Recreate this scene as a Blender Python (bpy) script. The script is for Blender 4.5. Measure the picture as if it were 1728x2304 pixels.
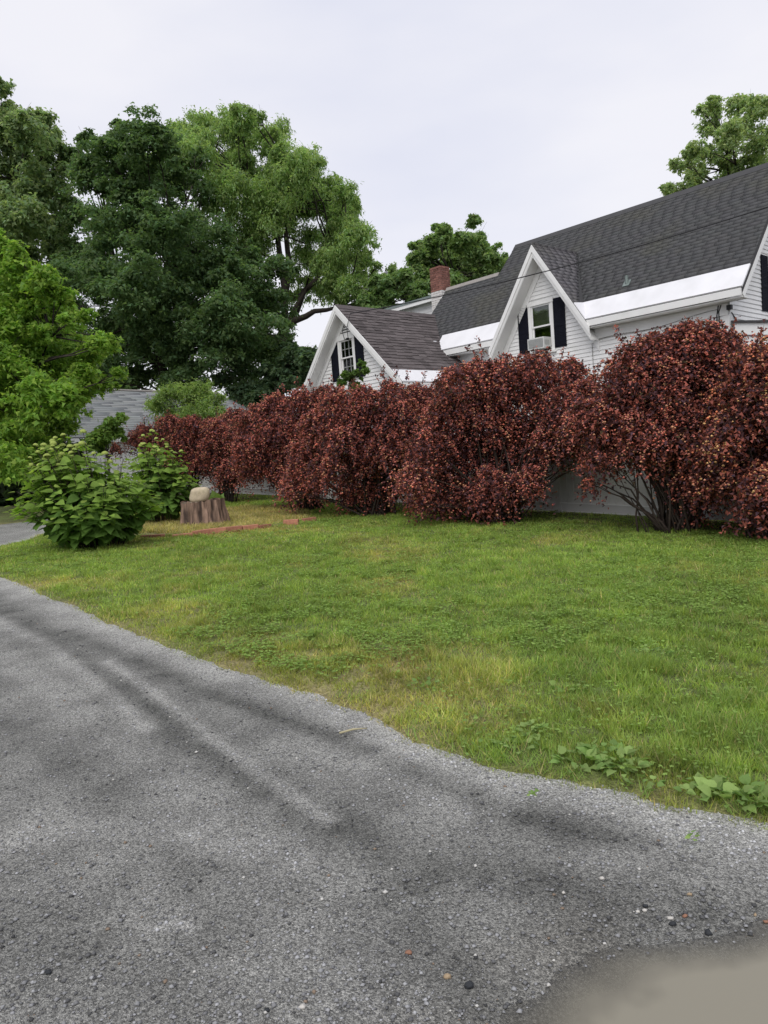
import bpy, math, random
import numpy as np
from mathutils import Matrix, Vector

# ------------------------------------------------------------------ camera, sky, sun, exposure
for o in list(bpy.data.objects): bpy.data.objects.remove(o)
C = bpy.context.scene.collection
SC = bpy.context.scene
FPX, PITCH, ROLL, YAW = 1665.0, -0.0756, -0.0723, 0.726     # measured from the photograph's vanishing points
CX, CY, EYE = 864.0, 1152.0, 1.6
_F = np.array([0, math.cos(PITCH), math.sin(PITCH)])
_up = np.array([0, -math.sin(PITCH), math.cos(PITCH)]); _rt = np.array([1., 0, 0])
_c, _s = math.cos(ROLL), math.sin(ROLL)
_R = _c*_rt + _s*_up; _U = -_s*_rt + _c*_up
cam = bpy.data.cameras.new('camera'); cam_o = bpy.data.objects.new('camera', cam); C.objects.link(cam_o)
M = Matrix(((_R[0], _U[0], -_F[0], 0), (_R[1], _U[1], -_F[1], 0), (_R[2], _U[2], -_F[2], EYE), (0, 0, 0, 1)))
cam_o.matrix_world = M
cam.sensor_fit = 'VERTICAL'; cam.sensor_height = 36.0; cam.sensor_width = 27.0; cam.lens = FPX/2304*36
cam.clip_end = 3000; cam.clip_start = 0.05
SC.camera = cam_o
SUN_EL, SUN_AZ = math.radians(50), math.radians(197)         # soft, high, behind the camera
w = bpy.data.worlds.new('World'); SC.world = w; w.use_nodes = True
nt = w.node_tree; nt.nodes.clear()
def N(t, **k):
    n = nt.nodes.new(t)
    for a, b in k.items(): setattr(n, a, b)
    return n
sky = N('ShaderNodeTexSky', sky_type='NISHITA', sun_disc=False, sun_elevation=SUN_EL, sun_rotation=SUN_AZ)
bg1 = N('ShaderNodeBackground'); bg1.inputs[1].default_value = 0.1
nt.links.new(sky.outputs[0], bg1.inputs[0])
tc = N('ShaderNodeTexCoord'); mp = N('ShaderNodeMapping'); mp.inputs['Scale'].default_value = (1.1, 1.1, 3.2)
nz = N('ShaderNodeTexNoise'); nz.inputs['Scale'].default_value = 1.3; nz.inputs['Detail'].default_value = 5; nz.inputs['Roughness'].default_value = .5
nt.links.new(tc.outputs['Generated'], mp.inputs[0]); nt.links.new(mp.outputs[0], nz.inputs[0])
cr = N('ShaderNodeValToRGB'); cr.color_ramp.elements[0].position = .38; cr.color_ramp.elements[1].position = .62
cr.color_ramp.elements[0].color = (.615, .63, .725, 1); cr.color_ramp.elements[1].color = (.735, .73, .775, 1)
nt.links.new(nz.outputs[0], cr.inputs[0])
bg2 = N('ShaderNodeBackground'); bg2.inputs[1].default_value = 1.0
nt.links.new(cr.outputs[0], bg2.inputs[0])
mx = N('ShaderNodeMixShader'); mx.inputs[0].default_value = .93
nt.links.new(bg1.outputs[0], mx.inputs[1]); nt.links.new(bg2.outputs[0], mx.inputs[2])
wo = N('ShaderNodeOutputWorld'); nt.links.new(mx.outputs[0], wo.inputs[0])
sl = bpy.data.lights.new('sun', 'SUN'); sl.energy = 1.5; sl.angle = math.radians(50); sl.color = (1, .965, .91)
sun = bpy.data.objects.new('sun', sl); C.objects.link(sun); sun.location = (0, -5, 30)
_sd = Vector((math.sin(SUN_AZ)*math.cos(SUN_EL), math.cos(SUN_AZ)*math.cos(SUN_EL), math.sin(SUN_EL)))
sun.rotation_euler = _sd.to_track_quat('Z', 'Y').to_euler()
SC.view_settings.view_transform = 'Standard'; SC.view_settings.look = 'None'
SC.view_settings.exposure = 0.35; SC.view_settings.gamma = 1.0; SC.view_settings.use_curve_mapping = False
SC.cycles.max_bounces = 6; SC.cycles.transparent_max_bounces = 6; SC.cycles.transmission_bounces = 3
SC.cycles.use_denoising = True

# ------------------------------------------------------------------ helpers
rng = np.random.RandomState(7); random.seed(7)
_G = np.random.RandomState(3).rand(6, 128, 128)
def vn(x, y, seed=0):
    x = np.asarray(x, float); y = np.asarray(y, float); g = _G[seed % 6]
    xi = np.floor(x).astype(int); yi = np.floor(y).astype(int); fx = x-xi; fy = y-yi
    fx = fx*fx*(3-2*fx); fy = fy*fy*(3-2*fy)
    a = g[xi % 128, yi % 128]; b = g[(xi+1) % 128, yi % 128]; c = g[xi % 128, (yi+1) % 128]; d = g[(xi+1) % 128, (yi+1) % 128]
    return (a*(1-fx)+b*fx)*(1-fy)+(c*(1-fx)+d*fx)*fy
def fbm(x, y, seed=0, o=3):
    s = 0; a = .5; t = 0
    for i in range(o): s = s+a*vn(x*2**i+17*i, y*2**i+31*i, seed+i); t += a; a *= .5
    return s/t
def sst(a, b, x): t = np.clip((np.asarray(x, float)-a)/(b-a), 0, 1); return t*t*(3-2*t)

def ray(x, y): return _F+(x-CX)/FPX*_R+(CY-y)/FPX*_U
def at(x, y, t): return np.array([0, 0, EYE])+ray(x, y)*t
PUD = np.array([1.0, 1.86])                                          # puddle centre on the drive
def hgt(X, Y):
    """the ground: it climbs a little to the back left; a shallow dip holds the puddle"""
    X = np.asarray(X, float); Y = np.asarray(Y, float)
    s = sst(1.5, 8, Y)
    z = (-.035*np.clip(X, -9, 12)+.022*np.clip(Y, -2, 24))*s
    z = z+.012*(fbm(X*.8, Y*.8, 1)-.5)
    d = np.hypot((X-PUD[0])/.72, (Y-PUD[1]-.12*(X-PUD[0]))/.4)
    return z-.07*np.exp(-d*d*1.1)+.022*(fbm(X*6, Y*6, 2, 4)-.5)*np.exp(-d*d*.3)
def gp(x, y):
    """where the sight line of photo pixel x, y meets the ground"""
    lo, hi = .5, 90.
    for _ in range(48):
        m = (lo+hi)/2; P = at(x, y, m)
        if P[2] > hgt(P[0], P[1]): lo = m
        else: hi = m
    P = at(x, y, lo); P[2] = hgt(P[0], P[1]); return P

OFF = {}
def link(o, parent=None):
    C.objects.link(o)
    if parent is not None: o.parent = parent
    return o
def tag(o, label, cat, group=None):
    o['label'] = label; o['category'] = cat
    if group: o['group'] = group
    return o
def thing(name, label, cat, loc, group=None):
    o = bpy.data.objects.new(name, None); C.objects.link(o); o.location = [float(v) for v in loc]; o.empty_display_size = .2
    OFF[o] = np.array(loc, float); return tag(o, label, cat, group)
def off(parent):
    return OFF[parent] if parent is not None else np.zeros(3)
def mesh(name, V, Fc, mat, smooth=False, col=None):
    V = np.asarray(V, float); me = bpy.data.meshes.new(name)
    if isinstance(Fc, np.ndarray):
        n, k = Fc.shape
        me.vertices.add(len(V)); me.vertices.foreach_set('co', V.astype(np.float32).ravel())
        me.loops.add(n*k); me.loops.foreach_set('vertex_index', Fc.astype(np.int32).ravel())
        me.polygons.add(n); me.polygons.foreach_set('loop_start', np.arange(0, n*k, k, dtype=np.int32))
        try: me.polygons.foreach_set('loop_total', np.full(n, k, np.int32))
        except Exception: pass
        me.update(calc_edges=True)
    else:
        me.from_pydata([tuple(v) for v in V], [], [tuple(f) for f in Fc]); me.update()
    if col is not None:
        a = me.color_attributes.new('tint', 'FLOAT_COLOR', 'POINT')
        c = np.ones((len(V), 4), np.float32); c[:, :3] = col; a.data.foreach_set('color', c.ravel())
    if smooth: me.polygons.foreach_set('use_smooth', np.ones(len(me.polygons), bool))
    me.materials.append(mat); return me
def obj(name, V, Fc, mat, parent=None, smooth=False, col=None, kind=None, origin=None):
    """mesh object from world-space vertices"""
    V = np.asarray(V, float); o0 = off(parent)
    base = o0 if parent is not None else (np.array(origin, float) if origin is not None else np.zeros(3))
    o = bpy.data.objects.new(name, mesh(name, V-base, Fc, mat, smooth, col)); link(o, parent)
    if parent is None: o.location = base
    OFF[o] = base
    if kind: o['kind'] = kind
    return o
class B:
    def __init__(s): s.v = []; s.f = []
    def add(s, V, Fc):
        k = len(s.v); s.v += [np.array(p, float) for p in V]; s.f += [tuple(i+k for i in f) for f in Fc]; return s
    def prism(s, poly, vec):
        n = len(poly); P = [np.array(p, float) for p in poly]; Q = [p+np.array(vec, float) for p in P]
        return s.add(P+Q, [tuple(range(n))[::-1], tuple(range(n, 2*n))]+[(i, (i+1) % n, n+(i+1) % n, n+i) for i in range(n)])
    def box(s, o, a, b, c):
        o = np.array(o, float); return s.prism([o, o+a, o+np.array(a)+b, o+b], c)
    def tube(s, pts, rad, k=6, cap=True):
        pts = [np.array(p, float) for p in pts]; n = len(pts)
        if np.isscalar(rad): rad = [rad]*n
        V = []
        for i, p in enumerate(pts):
            t = pts[min(i+1, n-1)]-pts[max(i-1, 0)]; t = t/(np.linalg.norm(t)+1e-9)
            a = np.cross(t, [0, 0, 1] if abs(t[2]) < .9 else [1, 0, 0]); a /= np.linalg.norm(a); b = np.cross(t, a)
            for j in range(k):
                an = 2*math.pi*j/k; V.append(p+rad[i]*(a*math.cos(an)+b*math.sin(an)))
        Fc = [(i*k+j, i*k+(j+1) % k, (i+1)*k+(j+1) % k, (i+1)*k+j) for i in range(n-1) for j in range(k)]
        if cap: Fc += [tuple(range(k))[::-1], tuple(range((n-1)*k, n*k))]
        return s.add(V, Fc)
    def out(s, name, mat, parent=None, smooth=False, kind=None, origin=None, col=None):
        return obj(name, np.array(s.v), s.f, mat, parent, smooth, col, kind, origin)

# ------------------------------------------------------------------ materials (procedural)
def mat(name, col, rough=.7, var=.12, scale=6., bump=0., bscale=40., attr=False, spec=.3, trans=0., coord='Object', metal=0., stain=None, objvar=0., stretch=(1, 1, 1)):
    m = bpy.data.materials.new(name); m.use_nodes = True; t = m.node_tree; t.nodes.clear(); L = t.links.new
    def n(ty, **k):
        q = t.nodes.new(ty)
        for a, b in k.items(): setattr(q, a, b)
        return q
    out = n('ShaderNodeOutputMaterial'); p = n('ShaderNodeBsdfPrincipled')
    p.inputs['Roughness'].default_value = rough; p.inputs['Specular IOR Level'].default_value = spec; p.inputs['Metallic'].default_value = metal
    tcn = n('ShaderNodeTexCoord'); mpn = n('ShaderNodeMapping'); mpn.inputs['Scale'].default_value = stretch
    L(tcn.outputs[coord], mpn.inputs[0])
    no = n('ShaderNodeTexNoise'); no.inputs['Scale'].default_value = scale; no.inputs['Detail'].default_value = 4
    L(mpn.outputs[0], no.inputs[0])
    if attr:
        src = n('ShaderNodeAttribute', attribute_name='tint').outputs['Color']
    else:
        r = n('ShaderNodeRGB'); r.outputs[0].default_value = (*col, 1); src = r.outputs[0]
    mr = n('ShaderNodeMapRange'); mr.inputs['From Min'].default_value = .25; mr.inputs['From Max'].default_value = .75
    mr.inputs['To Min'].default_value = 1-var; mr.inputs['To Max'].default_value = 1+var
    L(no.outputs[0], mr.inputs[0])
    val = mr.outputs[0]
    if objvar:
        oi = n('ShaderNodeObjectInfo'); m2 = n('ShaderNodeMapRange'); m2.inputs['To Min'].default_value = 1-objvar; m2.inputs['To Max'].default_value = 1+objvar
        L(oi.outputs['Random'], m2.inputs[0]); mm = n('ShaderNodeMath', operation='MULTIPLY'); L(val, mm.inputs[0]); L(m2.outputs[0], mm.inputs[1]); val = mm.outputs[0]
    vm = n('ShaderNodeVectorMath', operation='SCALE'); L(src, vm.inputs[0]); L(val, vm.inputs['Scale'])
    c = vm.outputs[0]
    if stain:
        n2 = n('ShaderNodeTexNoise'); n2.inputs['Scale'].default_value = stain[1]; n2.inputs['Detail'].default_value = 6; L(mpn.outputs[0], n2.inputs[0])
        rp = n('ShaderNodeMapRange'); rp.inputs['From Min'].default_value = stain[2]; rp.inputs['From Max'].default_value = stain[2]+.15; rp.inputs['To Max'].default_value = stain[3]
        L(n2.outputs[0], rp.inputs[0]); mi = n('ShaderNodeMix', data_type='RGBA'); L(rp.outputs[0], mi.inputs['Factor']); L(c, mi.inputs['A']); mi.inputs['B'].default_value = (*stain[0], 1); c = mi.outputs['Result']
    L(c, p.inputs['Base Color'])
    if bump:
        nb = n('ShaderNodeTexNoise'); nb.inputs['Scale'].default_value = bscale; nb.inputs['Detail'].default_value = 5; L(mpn.outputs[0], nb.inputs[0])
        bp = n('ShaderNodeBump'); bp.inputs['Strength'].default_value = bump; bp.inputs['Distance'].default_value = .02; L(nb.outputs[0], bp.inputs['Height']); L(bp.outputs[0], p.inputs['Normal'])
    s = p.outputs[0]
    if trans:
        tr = n('ShaderNodeBsdfTranslucent'); mu = n('ShaderNodeVectorMath', operation='MULTIPLY'); L(c, mu.inputs[0]); mu.inputs[1].default_value = (1.15, 1.25, .7)
        L(mu.outputs[0], tr.inputs[0]); ms = n('ShaderNodeMixShader'); ms.inputs[0].default_value = trans; L(s, ms.inputs[1]); L(tr.outputs[0], ms.inputs[2]); s = ms.outputs[0]
    L(s, out.inputs[0]); return m
M_white = mat('white_paint', (.8, .8, .79), .55, .05, 3, .08, 30, stain=((.5, .5, .46), 1.4, .6, .35))
M_trim = mat('white_trim', (.8, .8, .785), .5, .04, 3, stain=((.5, .5, .45), 2.2, .62, .3))
M_metal = mat('white_metal', (.74, .74, .76), .6, .06, 2, spec=.2, stain=((.66, .66, .67), 1.2, .56, .6), stretch=(1, 1, .4))
M_black = mat('black_shutter', (.008, .009, .016), .75, .2, 8, spec=.12)
M_vinyl = mat('fence_vinyl', (.64, .635, .61), .4, .05, 2, spec=.4, stain=((.42, .42, .38), 3, .6, .4))
M_shin = mat('asphalt_shingle', (.1, .1, .1), .9, .22, 60, .4, 200, attr=True, spec=.15, stain=((.1, .098, .075), .7, .5, .45))
M_gshin = mat('pale_shingle', (.3, .3, .3), .9, .12, 40, .2, 150, attr=True, spec=.15, stain=((.22, .228, .225), 1, .5, .5))
M_slate = mat('old_shingle', (.115, .1, .1), .9, .3, 50, .5, 160, spec=.15, objvar=.28)
M_brick = mat('red_brick', (.21, .1, .08), .9, .3, 30, .4, 90, objvar=.35, spec=.15)
M_pbrick = mat('painted_brick', (.66, .64, .62), .8, .1, 20, .4, 60, stain=((.25, .2, .17), 9, .62, .9), objvar=.06)
M_mortar = mat('mortar', (.34, .29, .26), .95, .2, 30)
M_wire = mat('black_cable', (.02, .02, .022), .6)
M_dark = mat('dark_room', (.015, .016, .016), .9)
M_roofedge = mat('roof_edge', (.06, .06, .062), .8)
M_cap = mat('ridge_flashing', (.28, .26, .24), .7, .15, 10)
M_galv = mat('galvanised_flashing', (.2, .24, .225), .45, .1, 10, metal=.3)
M_reflect = mat('painted_reflection', (.16, .18, .12), .8, .2, 2)  # olive tone painting the trees reflected in the upper sash
M_curt = mat('lace_curtain', (.42, .44, .4), .85, .2, 12)
M_plast = mat('appliance_plastic', (.62, .63, .61), .45)
M_grille = mat('appliance_grille', (.3, .31, .3), .5)
M_bark = mat('bark', (.045, .037, .031), .95, .35, 9, .9, 22, stretch=(1, 1, .25))
M_stem = mat('shrub_stem', (.05, .037, .03), .9, .3, 20)
M_leaf = mat('leaf', (.1, .2, .05), .5, .1, 3, attr=True, spec=.15, trans=.55)
M_purple = mat('purple_leaf', (.1, .2, .05), .7, .1, 3, attr=True, spec=.1, trans=.3)
M_pod = mat('seed_cluster', (.3, .1, .08), .85, .25, 60, attr=True, spec=.1)
M_grass = mat('grass', (.1, .2, .05), .6, .08, 4, attr=True, spec=.15, trans=.45)
M_stone = mat('gravel_stone', (.2, .2, .2), .75, .2, 60, attr=True, spec=.3)
M_rock = mat('pale_rock', (.5, .42, .3), .85, .2, 6, .6, 14, stain=((.22, .2, .11), 5, .55, .7))
def glass_mat():
    m = bpy.data.materials.new('window_glass'); m.use_nodes = True; t = m.node_tree; t.nodes.clear(); L = t.links.new
    o = t.nodes.new('ShaderNodeOutputMaterial'); g = t.nodes.new('ShaderNodeBsdfGlossy'); g.inputs['Roughness'].default_value = .03
    tr = t.nodes.new('ShaderNodeBsdfTransparent'); tr.inputs[0].default_value = (.86, .88, .86, 1); fr = t.nodes.new('ShaderNodeFresnel'); fr.inputs[0].default_value = 1.52
    mx = t.nodes.new('ShaderNodeMixShader'); L(fr.outputs[0], mx.inputs[0]); L(tr.outputs[0], mx.inputs[1]); L(g.outputs[0], mx.inputs[2]); L(mx.outputs[0], o.inputs[0]); return m
M_glass = glass_mat()
def ground_mat(name, stone_scale, contrast, bump, rough):
    """tinted ground: vertex tint times two sizes of Voronoi grit"""
    m = bpy.data.materials.new(name); m.use_nodes = True; t = m.node_tree; t.nodes.clear(); L = t.links.new
    def n(ty, **k):
        q = t.nodes.new(ty)
        for a, b in k.items(): setattr(q, a, b)
        return q
    out = n('ShaderNodeOutputMaterial'); p = n('ShaderNodeBsdfPrincipled'); p.inputs['Roughness'].default_value = rough; p.inputs['Specular IOR Level'].default_value = .35
    tcn = n('ShaderNodeTexCoord'); at_ = n('ShaderNodeAttribute', attribute_name='tint')
    v1 = n('ShaderNodeTexVoronoi'); v1.inputs['Scale'].default_value = stone_scale; L(tcn.outputs['Object'], v1.inputs[0])
    v2 = n('ShaderNodeTexVoronoi'); v2.inputs['Scale'].default_value = stone_scale*1.9; L(tcn.outputs['Object'], v2.inputs[0])
    no = n('ShaderNodeTexNoise'); no.inputs['Scale'].default_value = 2.5; no.inputs['Detail'].default_value = 3; no.inputs['Roughness'].default_value = .5; L(tcn.outputs['Object'], no.inputs[0])
    def mrng(s, a, b, c, d):
        q = n('ShaderNodeMapRange'); q.inputs['From Min'].default_value = a; q.inputs['From Max'].default_value = b; q.inputs['To Min'].default_value = c; q.inputs['To Max'].default_value = d; L(s, q.inputs[0]); return q.outputs[0]
    sx = n('ShaderNodeSeparateColor'); L(v1.outputs['Color'], sx.inputs[0]); s2 = n('ShaderNodeSeparateColor'); L(v2.outputs['Color'], s2.inputs[0])
    a = mrng(sx.outputs[0], 0, 1, 1-contrast, 1+contrast); b = mrng(s2.outputs[0], 0, 1, 1-contrast*.9, 1+contrast*.9); c = mrng(no.outputs[0], .3, .7, .78, 1.22)
    m1 = n('ShaderNodeMath', operation='MULTIPLY'); L(a, m1.inputs[0]); L(b, m1.inputs[1]); m2 = n('ShaderNodeMath', operation='MULTIPLY'); L(m1.outputs[0], m2.inputs[0]); L(c, m2.inputs[1])
    vm = n('ShaderNodeVectorMath', operation='SCALE'); L(at_.outputs['Color'], vm.inputs[0]); L(m2.outputs[0], vm.inputs['Scale']); L(vm.outputs[0], p.inputs['Base Color'])
    d = n('ShaderNodeMath', operation='ADD'); L(v1.outputs['Distance'], d.inputs[0]); L(v2.outputs['Distance'], d.inputs[1])
    bp = n('ShaderNodeBump', invert=True); bp.inputs['Strength'].default_value = bump; bp.inputs['Distance'].default_value = .012; L(d.outputs[0], bp.inputs['Height']); L(bp.outputs[0], p.inputs['Normal'])
    L(p.outputs[0], out.inputs[0]); return m
M_drive = ground_mat('gravel_drive', 140, .5, .75, .82)
M_soil = ground_mat('lawn_soil', 60, .3, .6, .95)
def water_mat():
    """silty water: the deeper it stands, the less of the gravel shows through"""
    m = bpy.data.materials.new('muddy_water'); m.use_nodes = True; t = m.node_tree; t.nodes.clear(); K = t.links.new; nd = t.nodes.new
    o = nd('ShaderNodeOutputMaterial'); at_ = nd('ShaderNodeAttribute'); at_.attribute_name = 'tint'
    df = nd('ShaderNodeBsdfDiffuse'); df.inputs[0].default_value = (.235, .218, .17, 1); tr = nd('ShaderNodeBsdfTransparent'); tr.inputs[0].default_value = (.98, .975, .96, 1)
    nn = nd('ShaderNodeTexNoise'); nn.inputs['Scale'].default_value = 7; bp = nd('ShaderNodeBump'); bp.inputs['Strength'].default_value = .04; bp.inputs['Distance'].default_value = .02; K(nn.outputs[0], bp.inputs['Height'])
    gl = nd('ShaderNodeBsdfGlossy'); gl.inputs['Roughness'].default_value = .08; K(bp.outputs[0], gl.inputs['Normal']); fr = nd('ShaderNodeFresnel'); fr.inputs[0].default_value = 1.33
    a = nd('ShaderNodeMixShader'); K(at_.outputs['Fac'], a.inputs[0]); K(tr.outputs[0], a.inputs[1]); K(df.outputs[0], a.inputs[2])
    b = nd('ShaderNodeMixShader'); K(fr.outputs[0], b.inputs[0]); K(a.outputs[0], b.inputs[1]); K(gl.outputs[0], b.inputs[2]); K(b.outputs[0], o.inputs[0]); return m
M_water = water_mat()

# ------------------------------------------------------------------ ground
EDGE_PX = [(0, 1297), (110, 1344), (208, 1390), (330, 1440), (448, 1484), (580, 1526), (729, 1568), (860, 1628), (979, 1687), (1060, 1725), (1146, 1750), (1280, 1768), (1406, 1791), (1500, 1818), (1562, 1828), (1650, 1842), (1728, 1856)]
edge = np.array([gp(*q)[:2] for q in EDGE_PX])
lane = np.array([gp(*q)[:2] for q in [(0, 1229), (50, 1219), (100, 1200), (135, 1188)]])
lawn_poly = np.vstack([[[-10.5, 10.2], [-9.2, 9.0], [-7.6, 8.6]], edge, [[4.0, 3.1], [7, 2.4], [16, 1.0], [30, 0], [30, 40], [-6, 40], [-7.2, 27], [-7.5, 21], [-7.2, 17.5]], lane[::-1], [[-9.6, 11.7]]])
far_edge = np.array([gp(*q)[:2] for q in [(-300, 1192), (0, 1181), (70, 1174)]])
far_poly = np.vstack([[[-40, far_edge[0][1]-1]], far_edge, [[-8.6, 22], [-9.4, 28], [-12, 60], [-60, 60], [-60, 12]]])
def sdf(poly, X, Y):
    X = np.asarray(X, float); Y = np.asarray(Y, float); d = np.full(X.shape, 1e9); ins = np.zeros(X.shape, bool); n = len(poly)
    for i in range(n):
        a = poly[i]; b = poly[(i+1) % n]; e = b-a; wx = X-a[0]; wy = Y-a[1]
        t = np.clip((wx*e[0]+wy*e[1])/(e@e), 0, 1); d = np.minimum(d, np.hypot(wx-t*e[0], wy-t*e[1]))
        c = ((a[1] <= Y) & (Y < b[1])) | ((b[1] <= Y) & (Y < a[1]))
        with np.errstate(divide='ignore', invalid='ignore'): ins ^= c & (X < a[0]+(Y-a[1])/(b[1]-a[1] if b[1] != a[1] else 1e-9)*e[0])
    r = np.where(ins, d, -d)
    if poly is lawn_poly: r = r+.13*(fbm(X*2.2, Y*2.2, 1)-.5)+.09*(fbm(X*9, Y*9, 3, 2)-.5)
    return r
def pline(pts, X, Y):
    d = np.full(np.shape(X), 1e9)
    for a, b in zip(pts[:-1], pts[1:]):
        e = b-a; t = np.clip(((X-a[0])*e[0]+(Y-a[1])*e[1])/(e@e), 0, 1); d = np.minimum(d, np.hypot(X-a[0]-t*e[0], Y-a[1]-t*e[1]))
    return d
TRACKS = [([(-150, 1300), (0, 1362), (160, 1472), (290, 1560), (420, 1648), (560, 1742), (700, 1830), (830, 1900), (960, 1990)], .14, -.33),
          ([(150, 1420), (300, 1482), (490, 1566), (705, 1640), (900, 1712), (1010, 1766), (1200, 1845), (1420, 1890)], .085, -.33),
          ([(-150, 1345), (0, 1400), (120, 1458), (250, 1560), (330, 1640)], .07, .5), ([(240, 1490), (340, 1552), (460, 1648), (650, 1785), (740, 1845)], .05, .55), ([(700, 1690), (900, 1775), (1050, 1830)], .07, .14),
          ([(0, 1480), (140, 1570), (300, 1700), (480, 1830)], .14, .2), ([(-60, 1900), (280, 1860), (480, 1890), (640, 1930)], .12, .22), ([(0, 1620), (200, 1760), (420, 1950), (520, 2080)], .1, -.12),
          ([(352, 2088), (385, 2080), (428, 2092)], .022, .6), ([(880, 1950), (1000, 2000)], .14, .12), ([(700, 2130), (880, 2300)], .15, .1), ([(1330, 1930), (1650, 1900)], .12, .1),
          ([(0, 2080), (200, 2130), (330, 2200)], .14, -.14), ([(900, 2030), (1000, 2140), (1100, 2280)], .12, -.16), ([(1000, 1950), (1400, 2020), (1728, 2060)], .12, -.15)]
TRACKS = [(np.array([gp(*q)[:2] for q in P]), wd, a) for P, wd, a in TRACKS]
def drive_tone(X, Y):
    t = .43+.24*(fbm(X*1.3, Y*1.3, 2)-.5)+.22*(fbm(X*7, Y*7, 4)-.5)
    d = -sdf(lawn_poly, X, Y)
    t = t+.5*np.exp(-np.maximum(d, 0)**2/.22**2)+.12*sst(5, 12, Y)
    for P, wd, a in TRACKS: t = t+a*np.exp(-(pline(P, X, Y)/wd)**2)*(.35+1.3*fbm(X*11, Y*11, 5))
    return np.clip(t, 0, 1)
def drive_col(X, Y):
    t = drive_tone(X, Y)[:, None]
    a = np.array([.108, .109, .099]); b = np.array([.42, .416, .39]); c = a*(1-t)+b*t
    br = sst(.55, .8, fbm(X*.9+40, Y*.9, 3))[:, None]*sst(3.6, 2, Y)[:, None]; return c*(1-br*.6)+br*.6*np.array([.15, .14, .118])
def grid(xs, ys):
    X, Y = np.meshgrid(xs, ys); n = len(xs); i = np.arange(len(ys)-1)[:, None]*n+np.arange(n-1)[None]
    return X.ravel(), Y.ravel(), np.stack([i, i+1, i+n+1, i+n], -1).reshape(-1, 4)
gx = np.concatenate([np.linspace(-1500, -60, 14), np.linspace(-55, 55, 40), np.linspace(60, 1500, 14)]); gy = np.concatenate([np.linspace(-400, -30, 6), np.linspace(-25, 75, 36), np.linspace(90, 2400, 14)])
X, Y, Fc = grid(gx, gy); ground = obj('ground', np.c_[X, Y, hgt(X, Y)-.16], Fc, M_soil, smooth=True, col=np.tile([.055, .07, .03], (len(X), 1)), kind='structure')
xs = np.concatenate([np.linspace(-45, -7, 50), np.linspace(-6.9, -2.6, 90), np.linspace(-2.56, 4.2, 190), np.linspace(4.3, 25, 30)])
ys = np.concatenate([np.linspace(-6, .9, 20), np.linspace(.95, 6, 180), np.linspace(6.05, 12, 70), np.linspace(12.3, 45, 60)])
X, Y, Fc = grid(xs, ys)
Z = hgt(X, Y)+.004*(fbm(X*14, Y*14, 3)-.5)*sst(9, 5, Y)+.006*(drive_tone(X, Y)-.5)
dd = sdf(lawn_poly, X, Y); keep = (np.maximum(dd, sdf(far_poly, X, Y)) < .5)[Fc].any(1)
drive = obj('driveway', np.c_[X, Y, Z], Fc[keep], M_drive, smooth=True, col=drive_col(X, Y), kind='structure')
# lawns
BED = np.array([gp(*q)[:2] for q in [(290, 1205), (430, 1205), (560, 1195), (640, 1180), (705, 1170), (690, 1145), (560, 1140), (480, 1150), (380, 1160), (300, 1185)]])
def lawn_kind(X, Y, poly=None):
    """green, dry and bare weights of the turf; bare includes painted hedge shade"""
    d = sdf(lawn_poly if poly is None else poly, X, Y); bed = sst(-.15, .25, sdf(BED, X, Y))
    dry = .6*sst(.54, .74, fbm(X*.45+9, Y*.45, 1))+.45*sst(.55, .8, fbm(X*1.7, Y*1.7+5, 4))+.35*sst(.16, 0, d)
    bare = sst(.62, .72, fbm(X*1.1+3, Y*1.1+7, 2))*sst(2.0, 3.2, X)*sst(9, 6, Y); fd = 3.77*math.cos(YAW)+14.4*math.sin(YAW)-(X*math.cos(YAW)+Y*math.sin(YAW)); bare = bare+.85*sst(1.7, .9, fd+.8*(fbm(X*2, Y*2, 3)-.5))  # bare soil patches, then soil with the hedge's contact shade painted along the fence
    return np.clip(dry+.9*bed, 0, 1), np.clip(bare, 0, 1), bed
def lawn_col(X, Y, poly=None):
    dry, bare, bed = lawn_kind(X, Y, poly)
    g = np.array([.12, .15, .045]); s = np.array([.25, .21, .1]); b = np.array([.075, .058, .04])  # last colour: dark soil, also the painted shade below the hedge
    c = g*(1-dry[:, None])+s*dry[:, None]; return c*(1-bare[:, None])+b*bare[:, None]
def lawn(name, poly, x0, x1, y0, y1, nx, ny, fx):
    X, Y, Fc = grid(np.linspace(x0, x1, nx)**1.0, y0+(y1-y0)*np.linspace(0, 1, ny)**fx)
    d = sdf(poly, X, Y); Z = hgt(X, Y)+np.clip(d*.12, -.03, .022)+.012*(fbm(X*5, Y*5, 5)-.5)*sst(0, .4, d)
    keep = (d > -.05)[Fc].any(1); return obj(name, np.c_[X, Y, Z], Fc[keep], M_soil, smooth=True, col=lawn_col(X, Y, poly), kind='structure')
lawn('lawn', lawn_poly, -11, 30, -.5, 40, 310, 300, 1.5)
lawn('lawn', far_poly, -60, -7, 10, 60, 90, 90, 1)
# puddle
lvl = float(hgt(PUD[0], PUD[1]))+.056
X, Y, Fc = grid(np.linspace(PUD[0]-1.0, PUD[0]+1.3, 150), np.linspace(PUD[1]-.7, PUD[1]+.62, 110)); dep = lvl-(hgt(X, Y)+.004*(fbm(X*14, Y*14, 3)-.5)+.006*(drive_tone(X, Y)-.5))
keep = (dep > -.004)[Fc].any(1) & (np.hypot((X-PUD[0])/1.25, (Y-PUD[1])/.66) < 1)[Fc].all(1); c_ = np.clip(dep/.024, 0, 1)
obj('puddle', np.c_[X, Y, np.full(len(X), lvl)], Fc[keep], M_water, True and None, True, np.repeat(c_[:, None], 3, 1), 'structure')

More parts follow.
